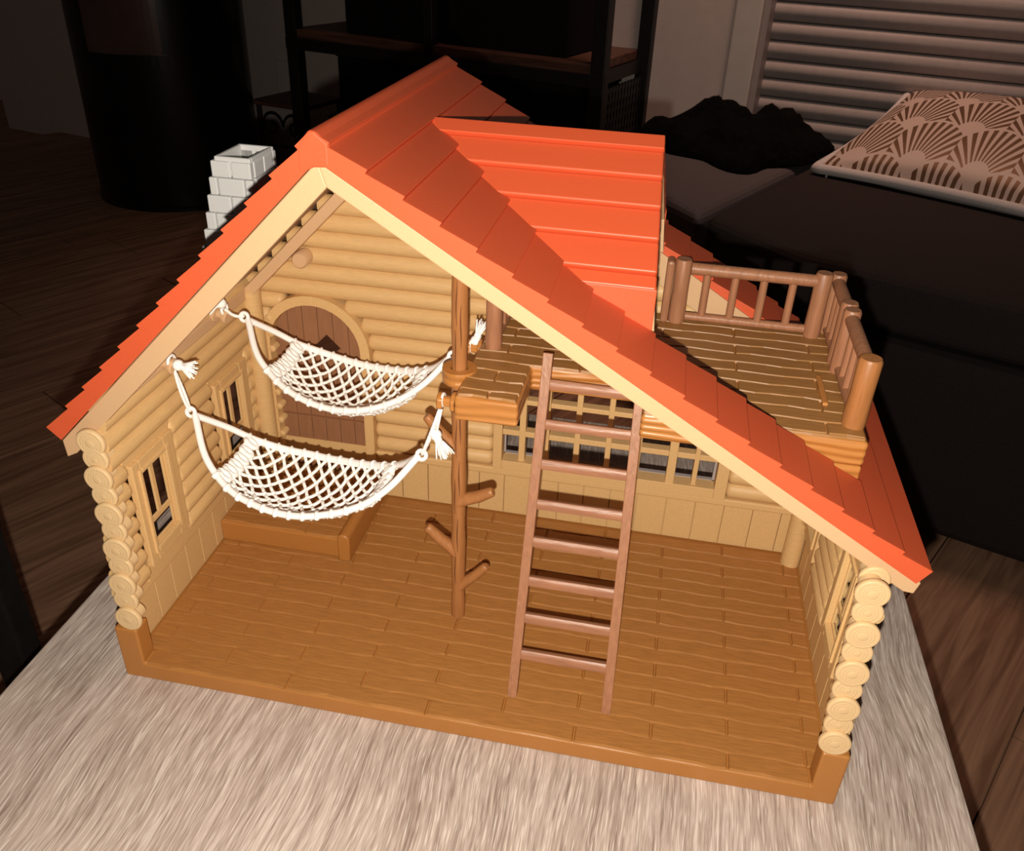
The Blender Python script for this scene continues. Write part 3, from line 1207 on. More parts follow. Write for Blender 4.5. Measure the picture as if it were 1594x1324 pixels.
# ---- arched door
DCX, DCZ, DR = 5.1, 12.4, 3.06
fr = MB()
NA_ = 20
ro, ri = DR + 0.62, DR
for i in range(NA_):
    t0, t1 = math.pi * i / NA_, math.pi * (i + 1) / NA_
    pts = []
    for y in (17.4, 18.7):
        pts += [(DCX + ri * math.cos(t0), y, DCZ + ri * math.sin(t0)), (DCX + ro * math.cos(t0), y, DCZ + ro * math.sin(t0)),
                (DCX + ro * math.cos(t1), y, DCZ + ro * math.sin(t1)), (DCX + ri * math.cos(t1), y, DCZ + ri * math.sin(t1))]
    fr.add(pts, [(0, 1, 2, 3), (7, 6, 5, 4), (0, 4, 5, 1), (1, 5, 6, 2), (2, 6, 7, 3), (3, 7, 4, 0)])
fr.box(DCX + ri, DCX + ro, 17.4, 18.7, 2.8, DCZ)
fr.box(DCX - ro, DCX - ri, 17.4, 18.7, 2.8, DCZ)
link('door_frame', fr, M_BEIGE, cab, smooth=True)
door = link('door', MB().box(DCX - DR, DCX + DR, 18.1, 18.6, 2.8, 3.15), M_DOOR, cab, bevel=0.04, label='brown planked door with an arched top')
DIA = (5.62, 12.25, 0.98)


def ztop(x):
    return DCZ + math.sqrt(max(0.0, (DR - 0.02) ** 2 - (x - DCX) ** 2))


nd = 6
for i in range(nd):
    x0 = DCX - DR + 2 * DR * i / nd + 0.02
    x1 = DCX - DR + 2 * DR * (i + 1) / nd - 0.02
    arc = [(x0 + (x1 - x0) * t / 6, ztop(x0 + (x1 - x0) * t / 6)) for t in range(7)]
    poly = [(x0, 3.15), (x1, 3.15)] + arc[::-1]
    dx, dz, dh = DIA
    pieces = []
    if x1 > dx - dh and x0 < dx + dh:
        for (s0, s1) in ((x0, min(x1, dx)), (max(x0, dx), x1)):
            if s1 - s0 < 0.01:
                continue
            sub = clip(clip(poly, 1, 0, s0), -1, 0, -s1)
            sg = 1 if (s0 + s1) / 2 > dx else -1
            # above: z >= dz + (dh - sg*(x-dx)); below: z <= dz - (dh - sg*(x-dx))
            up = clip(sub, sg, 1, dz + dh + sg * dx)
            lowp = clip(sub, sg, -1, -dz + dh + sg * dx)
            if sg * (s1 if sg > 0 else s0) - sg * dx > dh:
                # part beyond the diamond's corner keeps full height
                beyond = clip(sub, sg, 0, sg * dx + dh)
                inner_up = clip(up, -sg, 0, -(sg * dx + dh))
                inner_lo = clip(lowp, -sg, 0, -(sg * dx + dh))
                pieces += [beyond, inner_up, inner_lo]
            else:
                pieces += [up, lowp]
    else:
        pieces = [poly]
    q_ = MB()
    for pc in pieces:
        if len(pc) >= 3:
            q_.prism(pc, 18.2, 18.5, 'y')
    link('door_plank', q_, M_DOOR, door)
q_ = MB()
dx, dz, dh = DIA
for (a, b) in (((dx, dz + dh), (dx + dh, dz)), ((dx + dh, dz), (dx, dz - dh)), ((dx, dz - dh), (dx - dh, dz)), ((dx - dh, dz), (dx, dz + dh))):
    q_.tube([(a[0], 18.4, a[1]), (b[0], 18.4, b[1])], 0.09, 6)
link('diamond_window', q_, M_DOOR, door)
link('door_bar', MB().box(DCX - DR + 0.1, DCX + DR - 0.1, 18.0, 18.2, 6.9, 6.98), M_DOOR, door)

# ---- roof: cream lining and fascia with shingle courses on top
TC = 0.80     # shell thickness, normal to slope
LIN = 0.35
TH_IN = 0.46
vL = 1 / math.cos(math.atan(ML))
vR = 1 / math.cos(math.atan(MR))
YI0, YI1 = 5.35, 17.15       # balcony opening between the strips
DRX0, DRX1 = 15.02, 26.0     # dormer ridge
DRY, DRZ = 11.35, 28.72


def yv_front(x):
    if x <= DRX0:
        return None
    if x >= 23.0:
        return YI0
    return DRY + (YI0 - DRY) * (x - DRX0) / (23.0 - DRX0)


def lin_l(mb_):
    return slope_bar(mb_, LXE + 0.45, RXR, zl_, 0.40 * vL, 0.60 * vL, YF + 0.1, YBK - 0.2)


rm = lin_l(MB())
roof = link('roof', rm, M_CREAM, cab, label='orange-red shingled roof on a cream lining')
q_ = MB()
slope_bar(q_, RXR, RXE - 0.5, zr_, 0.40 * vR, 0.60 * vR, YF + 0.1, YI0 - 0.05)
slope_bar(q_, RXR, RXE - 0.5, zr_, 0.40 * vR, 0.60 * vR, YI1 + 0.05, YBK - 0.2)
slope_bar(q_, 36.45, RXE - 0.5, zr_, 0.40 * vR, 0.60 * vR, YI0, YI1)
slope_bar(q_, RXR, 14.4, zr_, 0.40 * vR, 0.60 * vR, YI0, YI1)
link('lining', q_, M_CREAM, roof)
# fascia boards (front and back)
for (y0, y1) in ((YF, YF + 0.55), (YBK - 0.6, YBK - 0.1)):
    x_in = RXR + 0.3
    f0, f1 = TC * vL, (TC + 0.90) * vL
    g0, g1 = TC * vR, (TC + 0.68) * vR
    lx0 = LXE + 0.5
    # apex where the lower edges meet
    ax = (zr_(0) - g1 - (zl_(0) - f1)) / (ML + MR)
    az = zl_(ax) - f1
    bx_ = (zr_(0) - g0 - (zl_(0) - f0)) / (ML + MR)
    bz = zl_(bx_) - f0
    mbl, mbr = MB(), MB()
    mbl.prism([(lx0, zl_(lx0) - f0), (lx0 + 0.05, zl_(lx0) - f0 - 0.95), (lx0 + 0.62, zl_(lx0 + 0.62) - f1), (ax, az), (bx_, bz)], y0, y1, 'y')
    rx1 = RXE - 0.42
    mbr.prism([(bx_, bz), (ax, az), (rx1 - 0.35, zr_(rx1 - 0.35) - g1), (rx1 + 0.1, zr_(rx1) - g0 - 0.62), (rx1 + 0.25, zr_(rx1) - g0)], y0, y1, 'y')
    link('fascia', mbl, M_CREAM, roof, bevel=0.05)
    link('fascia', mbr, M_CREAM, roof, bevel=0.05)
def course_hexa(xa, za, xb, zb, nx, nz, ha, hb, ya0, ya1, yb0, yb1, bot):
    """one shingle course from upper line (xa) to lower line (xb); thicker at its lower edge"""
    A0, A1 = (xa - nx * bot, za - nz * bot), (xa + nx * ha, za + nz * ha)
    B0, B1 = (xb - nx * bot, zb - nz * bot), (xb + nx * hb, zb + nz * hb)
    c = [(A0[0], ya0, A0[1]), (B0[0], yb0, B0[1]), (B0[0], yb1, B0[1]), (A0[0], ya1, A0[1]),
         (A1[0], ya0, A1[1]), (B1[0], yb0, B1[1]), (B1[0], yb1, B1[1]), (A1[0], ya1, A1[1])]
    return MB().hexa(c)


HI, HO = -0.04, 0.14
# left slope
nl = (-ML / math.hypot(1, ML), 1 / math.hypot(1, ML))
nodes = [RXR] + [12.21 - 1.167 * i for i in range(12)] + [LXE]
nodes = [n_ for n_ in nodes if n_ >= LXE]
nodes_l = nodes
for a, b in zip(nodes[:-1], nodes[1:]):
    link('shingle_course', course_hexa(a, zl_(a), b, zl_(b), nl[0], nl[1], HI if a != RXR else 0.1, HO, YF - 0.06, YBK, YF - 0.06, YBK, TH_IN), M_RED, roof, bevel=0.035)
# right slope
nr = (MR / math.hypot(1, MR), 1 / math.hypot(1, MR))
nodes = [RXR, 13.42] + [13.42 + 1.43 * i for i in range(1, 18)] + [RXE]
for a, b in zip(nodes[:-1], nodes[1:]):
    h0 = HI if a != RXR else 0.1
    ya, yb = yv_front(a + 1e-6), yv_front(b)
    if ya is None and yb is None:
        link('shingle_course', course_hexa(a, zr_(a), b, zr_(b), nr[0], nr[1], h0, HO, YF - 0.06, YBK, YF - 0.06, YBK, TH_IN), M_RED, roof, bevel=0.035)
    elif ya is None:
        link('shingle_course', course_hexa(a, zr_(a), b, zr_(b), nr[0], nr[1], h0, HO, YF - 0.06, DRY, YF - 0.06, yb, TH_IN), M_RED, roof, bevel=0.035)
        link('shingle_course', course_hexa(a, zr_(a), b, zr_(b), nr[0], nr[1], h0, HO, DRY, YBK, 2 * DRY - yb, YBK, TH_IN), M_RED, roof, bevel=0.035)
    elif a > 36.0:
        link('shingle_course', course_hexa(a, zr_(a), b, zr_(b), nr[0], nr[1], h0, HO, YF - 0.06, YBK, YF - 0.06, YBK, TH_IN), M_RED, roof, bevel=0.035)
    else:
        link('shingle_course', course_hexa(a, zr_(a), b, zr_(b), nr[0], nr[1], h0, HO, YF - 0.06, ya, YF - 0.06, yb, TH_IN), M_RED, roof, bevel=0.035)
        link('shingle_course', course_hexa(a, zr_(a), b, zr_(b), nr[0], nr[1], h0, HO, 2 * DRY - ya, YBK, 2 * DRY - yb, YBK, TH_IN), M_RED, roof, bevel=0.035)
# one continuous notched verge on each slope, front and back
def verge(nodes_, fz, nn, y0, y1):
    top = []
    for a, b in zip(nodes_[:-1], nodes_[1:]):
        h0 = HI if a != RXR else 0.1
        top.append((a + nn[0] * h0, fz(a) + nn[1] * h0))
        top.append((b + nn[0] * HO, fz(b) + nn[1] * HO))
    bot = [(x_ - nn[0] * (TC - 0.03), fz(x_) - nn[1] * (TC - 0.03)) for x_ in nodes_]
    n_ = len(nodes_) - 1
    mbv = MB()
    for k in range(n_):
        quad = [top[2 * k], top[2 * k + 1], bot[k + 1], bot[k]]
        o_ = len(mbv.v)
        mbv.prism(quad, y0, y1, 'y')
    # merge to one shell: drop the inner walls between neighbouring quads
    vs_, fs_ = [], []
    for y in (y0, y1):
        vs_ += [(p[0], y, p[1]) for p in top] + [(p[0], y, p[1]) for p in bot]
    T, Bn = len(top), len(bot)
    S_ = T + Bn
    for k in range(n_):
        q = [2 * k, 2 * k + 1, T + k + 1, T + k]
        fs_.append(q[::-1])
        fs_.append([v + S_ for v in q])
        fs_.append((2 * k, 2 * k + 1, S_ + 2 * k + 1, S_ + 2 * k))
        fs_.append((T + k, T + k + 1, S_ + T + k + 1, S_ + T + k))
        if k < n_ - 1:
            fs_.append((2 * k + 1, 2 * k + 2, S_ + 2 * k + 2, S_ + 2 * k + 1))
            fs_.append((2 * k + 1, 2 * k + 2, T + k + 1))
            fs_.append((S_ + 2 * k + 1, S_ + 2 * k + 2, S_ + T + k + 1))
    fs_.append((0, T, S_ + T, S_))
    fs_.append((T - 1, T + Bn - 1, S_ + T + Bn - 1, S_ + T - 1))
    link('verge', MB().add(vs_, fs_), M_RED, roof)


for (y0, y1) in ((YF - 0.1, YF - 0.04),):
    verge(nodes_l, zl_, nl, y0, y1)
    verge(nodes, zr_, nr, y0, y1)
# ridge piece
q_ = MB()
q_.prism([(RXR - 0.62, zl_(RXR - 0.62) + 0.14), (RXR - 0.62, zl_(RXR - 0.62) - 0.9), (RXR, RZR - 1.25), (RXR + 0.66, zr_(RXR + 0.66) - 0.8), (RXR + 0.66, zr_(RXR + 0.66) + 0.1), (RXR + 0.12, RZR + 0.12), (RXR - 0.1, RZR + 0.12)], YF - 0.11, YBK, 'y')
link('ridge_cap', q_, M_RED, roof, bevel=0.1, seg=3)

# ---- dormer over the loft, ridge running towards +x
dor_e = 5.4
DEZ = 23.65
SL = math.hypot(DRY - dor_e, DRZ - DEZ)
dm = MB()
ty, tz_ = (DRY - dor_e) / SL, (DRZ - DEZ) / SL


def xval(z_):
    """where the dormer meets the main slope at height z"""
    return RXR + (RZR - z_) / MR


dormer = None
fr_ = [0.0, 0.108, 0.30, 0.495, 0.70, 0.905, 1.0]
for side in (1, -1):
    def Y(y):
        return y if side == 1 else 2 * DRY - y
    for i in range(6):
        s0, s1 = fr_[i] * SL, fr_[i + 1] * SL
        ya, za = DRY - ty * s0, DRZ - tz_ * s0
        yb, zb = DRY - ty * s1, DRZ - tz_ * s1
        ny, nz = -tz_, ty
        ha, hb = (0.0 if i == 0 else -0.06), (0.17 if i < 5 else 0.04)
        th = 0.45
        p = []
        for (y, z_, h) in ((ya, za, ha), (yb, zb, hb)):
            p.append((y + ny * h, z_ + nz * h))
        q0 = (ya - ny * th, za - nz * th)
        q1 = (yb - ny * th, zb - nz * th)
        xa, xb = xval(za) - (0.0 if i == 0 else 0.25), xval(zb) - 0.25
        xe, xf = 25.62 + 0.5 * fr_[i], 25.62 + 0.5 * fr_[i + 1]
        pts = [(xa, Y(q0[0]), q0[1]), (xe, Y(q0[0]), q0[1]), (xf, Y(q1[0]), q1[1]), (xb, Y(q1[0]), q1[1]),
               (xa, Y(p[0][0]), p[0][1]), (xe, Y(p[0][0]), p[0][1]), (xf, Y(p[1][0]), p[1][1]), (xb, Y(p[1][0]), p[1][1])]
        mbx = MB().hexa(pts)
        if dormer is None:
            dormer = link('dormer', mbx, M_RED2, cab, bevel=0.05, seg=4, label='orange-red dormer roof over the loft')
        else:
            link('shingle_course', mbx, M_RED2, dormer, bevel=0.11, seg=4)
    # upright skirt below the eave
    zb = DEZ
    xb = xval(DEZ) - 0.2
    mbx = MB()
    y0, y1 = Y(dor_e - 0.02), Y(dor_e + 0.4)
    lo_, hi_ = min(y0, y1), max(y0, y1)
    mbx.prism([(xb, DEZ), (DRX1 + 0.15, DEZ), (DRX1 + 0.15, zr_(DRX1 + 0.15) - 0.3), (xb, zr_(xb) - 0.5)], lo_, hi_, 'y')
    link('eave_skirt', mbx, M_RED, dormer, bevel=0.04)
# cream gable frame at the balcony end
gf = MB()
o_ = [(dor_e + 0.35, zr_(DRX1) - 0.2), (dor_e + 0.35, DEZ), (DRY, DRZ - 0.35), (2 * DRY - dor_e - 0.35, DEZ), (2 * DRY - dor_e - 0.35, zr_(DRX1) - 0.2)]
i_ = [(dor_e + 1.1, zr_(DRX1) - 0.2), (dor_e + 1.1, DEZ - 0.3), (DRY, DRZ - 1.3), (2 * DRY - dor_e - 1.1, DEZ - 0.3), (2 * DRY - dor_e - 1.1, zr_(DRX1) - 0.2)]


def gx(z_):
    return 25.58 + 0.095 * (DRZ - z_)


for k_ in range(4):
    q4 = [o_[k_], o_[k_ + 1], i_[k_ + 1], i_[k_]]
    gf.hexa([(gx(p[1]) - 0.4, p[0], p[1]) for p in q4] + [(gx(p[1]), p[0], p[1]) for p in q4])
link('gable_frame', gf, M_CREAM, dormer, bevel=0.04)

# ---- loft and balcony deck
ZL = 17.6
LXR = 36.3
loft_poly = [(17.42, 5.0), (20.5, 5.0), (20.5, 8.85), (26.2, 8.85), (26.2, 5.5), (LXR, 5.5), (LXR, 17.5), (17.42, 17.5)]
loft = link('loft', MB().prism(loft_poly, 16.2, ZL - 0.12, 'z'), M_BEAM, cab, bevel=0.16, seg=3, label='caramel loft and balcony platform with planked deck')
rows = [5.12] + [5.76 + 1.045 * i for i in range(12)]
for r, (a, b) in enumerate(zip(rows[:-1], rows[1:])):
    segs = []
    if b <= 8.95:
        segs = [(17.5, 20.44), (26.26, LXR - 0.12)] if a > 5.3 else [(17.55, 20.4), ]
    else:
        segs = [(17.5, LXR - 0.12)]
    if r == 0:
        segs = [(17.55, 20.4), (26.3, LXR - 0.15)]
    for (s0, s1) in segs:
        jn = [30.65 - 3.87 * k2 for k2 in (-1, 0, 1, 2, 3)]
        js = [x for x in jn if (int(round((30.65 - x) / 3.87)) + r) % 2 == 0]
        if s1 < 21:
            js = [19.0] if r % 2 == 0 else []
        cut = [s0] + sorted(x for x in js if s0 + 0.4 < x < s1 - 0.4) + [s1]
        for x0, x1 in zip(cut[:-1], cut[1:]):
            y0_ = max(a, 5.6) if (x0 > 26 and a < 5.6) else a
            if b - y0_ < 0.1:
                continue
            link('deck_plank', wavy_plank(x0 + 0.02, x1 - 0.02, y0_ + 0.03, b - 0.02, ZL - 0.13, ZL, r), M_DECK, loft)
# support bracket under the outer front corner
link('bracket', MB().prism([(33.4, 16.25), (LXR - 0.05, 16.25), (LXR - 0.05, 15.2), (35.8, 15.45)], 5.45, 6.3, 'y'), M_BEAM, loft, bevel=0.08)
link('bracket', MB().prism([(33.4, 16.25), (LXR - 0.05, 16.25), (LXR - 0.05, 15.2), (35.8, 15.45)], 16.4, 17.3, 'y'), M_BEAM, loft, bevel=0.08)
# ring that grips the tree trunk
PX, PY = 17.08, 7.53
rg = MB()
NA_ = 24
for i in range(NA_):
    t0, t1 = 2 * math.pi * i / NA_, 2 * math.pi * (i + 1) / NA_
    pts = []
    for z_ in (17.0, 17.72):
        for (r, t) in ((0.46, t0), (0.86, t0), (0.86, t1), (0.46, t1)):
            pts.append((PX + r * math.cos(t), PY + r * math.sin(t), z_))
    rg.add(pts, [(0, 1, 2, 3), (7, 6, 5, 4), (0, 4, 5, 1), (1, 5, 6, 2), (2, 6, 7, 3), (3, 7, 4, 0)])
link('trunk_ring', rg, M_BEAM, loft, smooth=True)
# small raised strip on the deck beside the balcony railing
link('deck_stop', MB().box(34.55, 34.8, 8.3, 11.2, ZL, ZL + 0.2), M_BEAM, loft, bevel=0.05)


def spool(mat, c, ax, parent, nm='hammock_peg', r=0.56, l=0.9):
    prof_ = [(r, 0), (r, 0.16), (r - 0.06, 0.22), (0.27, 0.24), (0.25, l - 0.30), (0.40, l - 0.28), (0.43, l - 0.2), (0.43, l - 0.06), (0.36, l)]
    return link(nm, MB().lathe(prof_, c, ax, 22), mat, parent, smooth=True)


PEG_LF, PEG_LR = (1.25, 6.75, 16.35), (1.25, 12.75, 16.55)
PEG_RF, PEG_RR = (17.4, 5.55, 16.85), (17.4, 11.35, 16.95)
spool(M_CREAM, PEG_LF, (1, -0.15, -0.2), wl)
spool(M_CREAM, PEG_LR, (1, -0.15, -0.2), wl)
spool(M_BEAM, PEG_RF, (-1, 0, 0), loft, r=0.5)
spool(M_BEAM, PEG_RR, (-1, 0, 0), loft, r=0.5)

# ---- railings
rail_t = link('railing', MB().tube([(27.9, 16.45, 20.75), (34.55, 16.45, 20.75)], 0.34, 12), M_BROWN, cab, smooth=True, label='cocoa brown railing around the balcony and loft')


def post(x, y, h=3.5, r=0.44, lean=0):
    pr = [(r, 0), (r * 1.03, 0.4), (r * 0.97, h * 0.5), (r, h - 0.12), (r * 0.86, h)]
    link('rail_post', MB().lathe(pr, (x, y, ZL), (0, 0, 1), 18), M_POLE if r > 0.47 else M_BROWN, rail_t, smooth=True)


def railbar(p0, p1, r=0.3, nm='rail_bar'):
    link(nm, MB().tube([p0, p1], r, 12), M_BROWN, rail_t, smooth=True)


post(27.45, 16.45, 3.65, 0.46)
post(34.85, 16.45, 3.65, 0.46)
link('rail_plate', MB().box(26.55, 26.98, 15.9, 16.9, ZL, ZL + 3.6), M_BROWN, rail_t, bevel=0.15, label='flat board beside the back railing')
railbar((27.9, 16.45, 17.95), (34.4, 16.45, 17.95), 0.24)
for x in (28.8, 30.32, 31.84, 33.36):
    railbar((x, 16.45, 18.0), (x, 16.45, 20.6), 0.22, 'baluster')
SXR = 35.75
for y in (17.25, 13.25, 12.3):
    post(SXR, y, 3.4, 0.44)
post(SXR, 6.9, 3.4, 0.53)
for (y0, y1) in ((13.4, 17.2), (7.2, 12.2)):
    railbar((SXR, y0, 20.55), (SXR, y1, 20.55), 0.34)
    railbar((SXR, y0, 17.85), (SXR, y1, 17.85), 0.25)
    n_ = 3
    for i in range(n_):
        y = y0 + (y1 - y0) * (i + 1) / (n_ + 1)
        railbar((SXR, y, 17.9), (SXR, y, 20.4), 0.22, 'baluster')
# inner railing at the loft's left edge
post(18.18, 10.45, 3.5, 0.44)
post(18.3, 15.6, 3.5, 0.44)
railbar((18.2, 10.5, 20.5), (18.3, 15.6, 20.5), 0.3)
railbar((18.2, 10.5, 17.9), (18.3, 15.6, 17.9), 0.22)
for i in range(4):
    y = 10.5 + 5.1 * (i + 1) / 5
    railbar((18.25, y, 17.9), (18.25, y, 20.4), 0.2, 'baluster')

# ---- tree trunk climbing pole
def trunk_r(z_):
    return 0.40 * (1 + 0.05 * math.sin(z_ * 1.3) + 0.03 * math.sin(z_ * 2.9 + 1))


zs = [HF + i * 0.5 for i in range(50)]
zs = [z_ for z_ in zs if z_ < zr_(PX) - 1.0] + [zr_(PX) - 1.0]
trunk = link('tree_trunk', MB().tube([(PX, PY, z_) for z_ in zs], [trunk_r(z_) for z_ in zs], 16), M_POLE, cab, smooth=True, label='brown toy tree trunk with stub branches')


def branch(z0, tip, r0=0.34, r1=0.29):
    A, B = Vector((PX, PY, z0)), Vector(tip)
    d = (B - A)
    path = [A, A + d * 0.25, A + d * 0.6 + Vector((0, 0, -0.06)), A + d * 0.9, B - d.normalized() * 0.08, B]
    link('branch', MB().tube(path, [r0 * 1.25, r0 * 1.08, r0, r1, r1 * 0.95, r1 * 0.7], 12), M_POLE, trunk, smooth=True)


branch(9.55, (19.0, 7.45, 10.55))
branch(5.9, (15.3, 7.35, 7.62))
branch(3.4, (18.75, 7.5, 5.3), 0.3, 0.26)
branch(12.75, (15.35, 7.45, 14.72), 0.32, 0.27)
# moulded knots and bark ridges
for (z0, ph) in ((22.4, -1.75), (21.2, -1.2), (19.9, -1.9), (15.7, -1.2), (14.9, -1.75), (12.4, -1.3), (11.2, -1.9), (8.6, -1.5), (6.2, -1.8)):
    path = []
    for i in range(12):
        z_ = z0 - 2.3 * i / 11
        a = ph + 0.05 * math.sin(i * 0.55 + ph * 3)
        r = trunk_r(z_) * 0.985
        path.append((PX + r * math.cos(a), PY + r * math.sin(a), z_))
    link('bark_line', MB().tube(path, [0.012 + 0.024 * math.sin(math.pi * i / 11) for i in range(12)], 6), M_BARK, trunk, smooth=True)

# ---- chimney of grey blocks through the left slope
chim = link('chimney', MB().prism(clip([(2.25, 15), (3.7, 15), (3.7, 22.6), (2.25, 22.6)], -ML, 1, RZR - ML * RXR - 0.7), 14.25, 16.75, 'y'), M_GREY, cab, label='pale grey block chimney')
rows_ = [(24.1, 24.98, 1.62, 3.98, 13.85), (23.12, 24.08, 1.42, 4.05, 13.8), (22.14, 23.1, 1.2, 4.1, 13.75), (21.16, 22.12, 0.98, 4.15, 13.7), (20.18, 21.14, 0.75, 4.2, 13.65), (19.2, 20.16, 0.52, 4.25, 13.6), (18.2, 19.18, 0.3, 4.3, 13.55)]
for r, (z0, z1, x0, x1, y0) in enumerate(rows_):
    y1 = 2 * 15.5 - y0
    tkn = 0.42
    g = 0.03
    if r % 2 == 0:
        fx = [x0, (x0 + x1) / 2, x1]
        fy = [y0 + tkn, y0 + tkn + (y1 - y0 - 2 * tkn) / 2, y1 - tkn]
    else:
        fx = [x0, x0 + (x1 - x0) * 0.2, x0 + (x1 - x0) * 0.8, x1]
        fy = [y0 + tkn, y1 - tkn]
    def brick(xa, xb, ya, yb):
        poly = clip([(xa, z0), (xb, z0), (xb, z1), (xa, z1)], -ML, 1, RZR - ML * RXR - 0.7)
        if len(poly) > 2 and max(p[1] for p in poly) - min(p[1] for p in poly) > 0.4:
            link('brick', MB().prism(poly, ya, yb, 'y'), M_GREY, chim, bevel=0.08, seg=3)
    for a, b in zip(fx[:-1], fx[1:]):
        for (ya, yb) in ((y0, y0 + tkn - g), (y1 - tkn + g, y1)):
            brick(a + g, b - g, ya, yb)
    for a, b in zip(fy[:-1], fy[1:]):
        for (xa, xb) in ((x0, x0 + tkn), (x1 - tkn, x1)):
            brick(xa, xb, a + g, b - g)
# hollow flared rim
rim = MB()
ox0, ox1, oy0, oy1 = 1.85, 3.92, 13.98, 16.98
zc0, zc1 = 24.85, 25.2
for (x0, x1, y0, y1) in ((ox0, ox1, oy0, oy0 + 0.22), (ox0, ox1, oy1 - 0.22, oy1), (ox0, ox0 + 0.22, oy0 + 0.22, oy1 - 0.22), (ox1 - 0.22, ox1, oy0 + 0.22, oy1 - 0.22)):
    rim.box(x0, x1, y0, y1, 24.2, zc1)
link('chimney_rim', rim, M_GREY, chim, bevel=0.06)

# ================================================================== LADDER
lad = thing('toy_ladder', 'cocoa brown toy ladder leaning from the cabin floor up to the loft', 'ladder', (23.8, 2.1, HF))
LA, LB = Vector((0, 2.05, HF)), Vector((0, 8.75, 18.45))
ldv = (LB - LA).normalized()
lno = Vector((0, -ldv.z, ldv.y))        # outward (towards the camera)


def ladpt(x, t, d=0):
    p = LA + (LB - LA) * t + lno * d
    return (x, p.y, p.z)


for (x0, x1) in ((21.37, 21.28), (26.40, 25.98)):
    hw = 0.25
    q_ = MB()
    q_.hexa([ladpt(x0 - hw, 0, 0.0), ladpt(x0 + hw, 0, 0.0), ladpt(x0 + hw, 0, -0.62), ladpt(x0 - hw, 0, -0.62),
             ladpt(x1 - hw, 1, 0.0), ladpt(x1 + hw, 1, 0.0), ladpt(x1 + hw, 1, -0.62), ladpt(x1 - hw, 1, -0.62)])
    # lift so nothing sinks into the floor
    q_.v = [(x, y, max(z_, HF + 0.005)) for x, y, z_ in q_.v]
    link('stile', q_, M_BROWN, lad, bevel=0.035)
for t in (0.915, 0.805, 0.693, 0.579, 0.470, 0.354, 0.243, 0.132):
    xa = 21.37 + (21.28 - 21.37) * t + 0.2
    xb = 26.40 + (25.98 - 26.40) * t - 0.2
    dt = 0.29 / (LB - LA).length
    poly = []
    pts = []
    # flattened round-edged rung
    n_ = 10
    for x in (xa, xb):
        for i in range(n_):
            a = 2 * math.pi * i / n_
            ca, sa_ = math.cos(a), math.sin(a)
            sx = math.copysign(abs(ca) ** 0.6, ca)
            sy = math.copysign(abs(sa_) ** 0.6, sa_)
            pts.append(ladpt(x, t + dt * sx, -0.30 + 0.24 * sy))
    fs = [list(range(n_))[::-1], list(range(n_, 2 * n_))] + [(i, (i + 1) % n_, n_ + (i + 1) % n_, n_ + i) for i in range(n_)]
    link('rung', MB().add(pts, fs), M_RUNG, lad, smooth=True)

# ================================================================== HAMMOCKS
H1 = [(2.72, 6.7, 0.0, 13.31), (3.78, 6.61, 1.35, 11.96), (4.83, 6.52, 2.0, 11.07), (5.89, 6.42, 2.4, 10.57), (6.94, 6.33, 2.6, 10.33), (8.0, 6.24, 2.75, 10.23), (9.05, 6.15, 2.75, 10.19), (10.11, 6.06, 2.65, 10.29), (11.17, 5.97, 2.4, 10.49), (12.22, 5.88, 2.12, 10.8), (13.28, 5.78, 1.65, 11.28), (14.33, 5.69, 0.95, 12.11), (15.39, 5.6, 0.0, 13.36)]
H2 = [(3.34, 12.6, 0.0, 16.38), (4.36, 12.49, 1.35, 15.15), (5.38, 12.38, 1.95, 14.35), (6.39, 12.28, 2.4, 13.88), (7.41, 12.17, 2.65, 13.55), (8.43, 12.06, 2.75, 13.34), (9.45, 11.95, 2.75, 13.25), (10.47, 11.84, 2.65, 13.3), (11.49, 11.73, 2.42, 13.47), (12.51, 11.62, 2.05, 13.78), (13.52, 11.52, 1.55, 14.25), (14.54, 11.41, 0.85, 15.0), (15.56, 11.3, 0.0, 16.14)]


def catmull(P, s):
    n_ = len(P) - 1
    t = max(0, min(1, s)) * n_
    i = min(int(t), n_ - 1)
    f = t - i
    p1, p2 = P[i], P[i + 1]
    p0 = P[i - 1] if i > 0 else [2 * a - b for a, b in zip(p1, p2)]
    p3 = P[i + 2] if i + 2 <= n_ else [2 * b - a for a, b in zip(p1, p2)]
    return [0.5 * ((2 * b) + (-a + c) * f + (2 * a - 5 * b + 4 * c - d) * f * f + (-a + 3 * b - 3 * c + d) * f ** 3) for a, b, c, d in zip(p0, p1, p2, p3)]


def rod(H, s, side):
    x, y, w, z_ = catmull(H, s)
    w = max(w, 0.0)
    if s < 0.05 or s > 0.95:
        pass
    return Vector((x, y + side * w, z_))


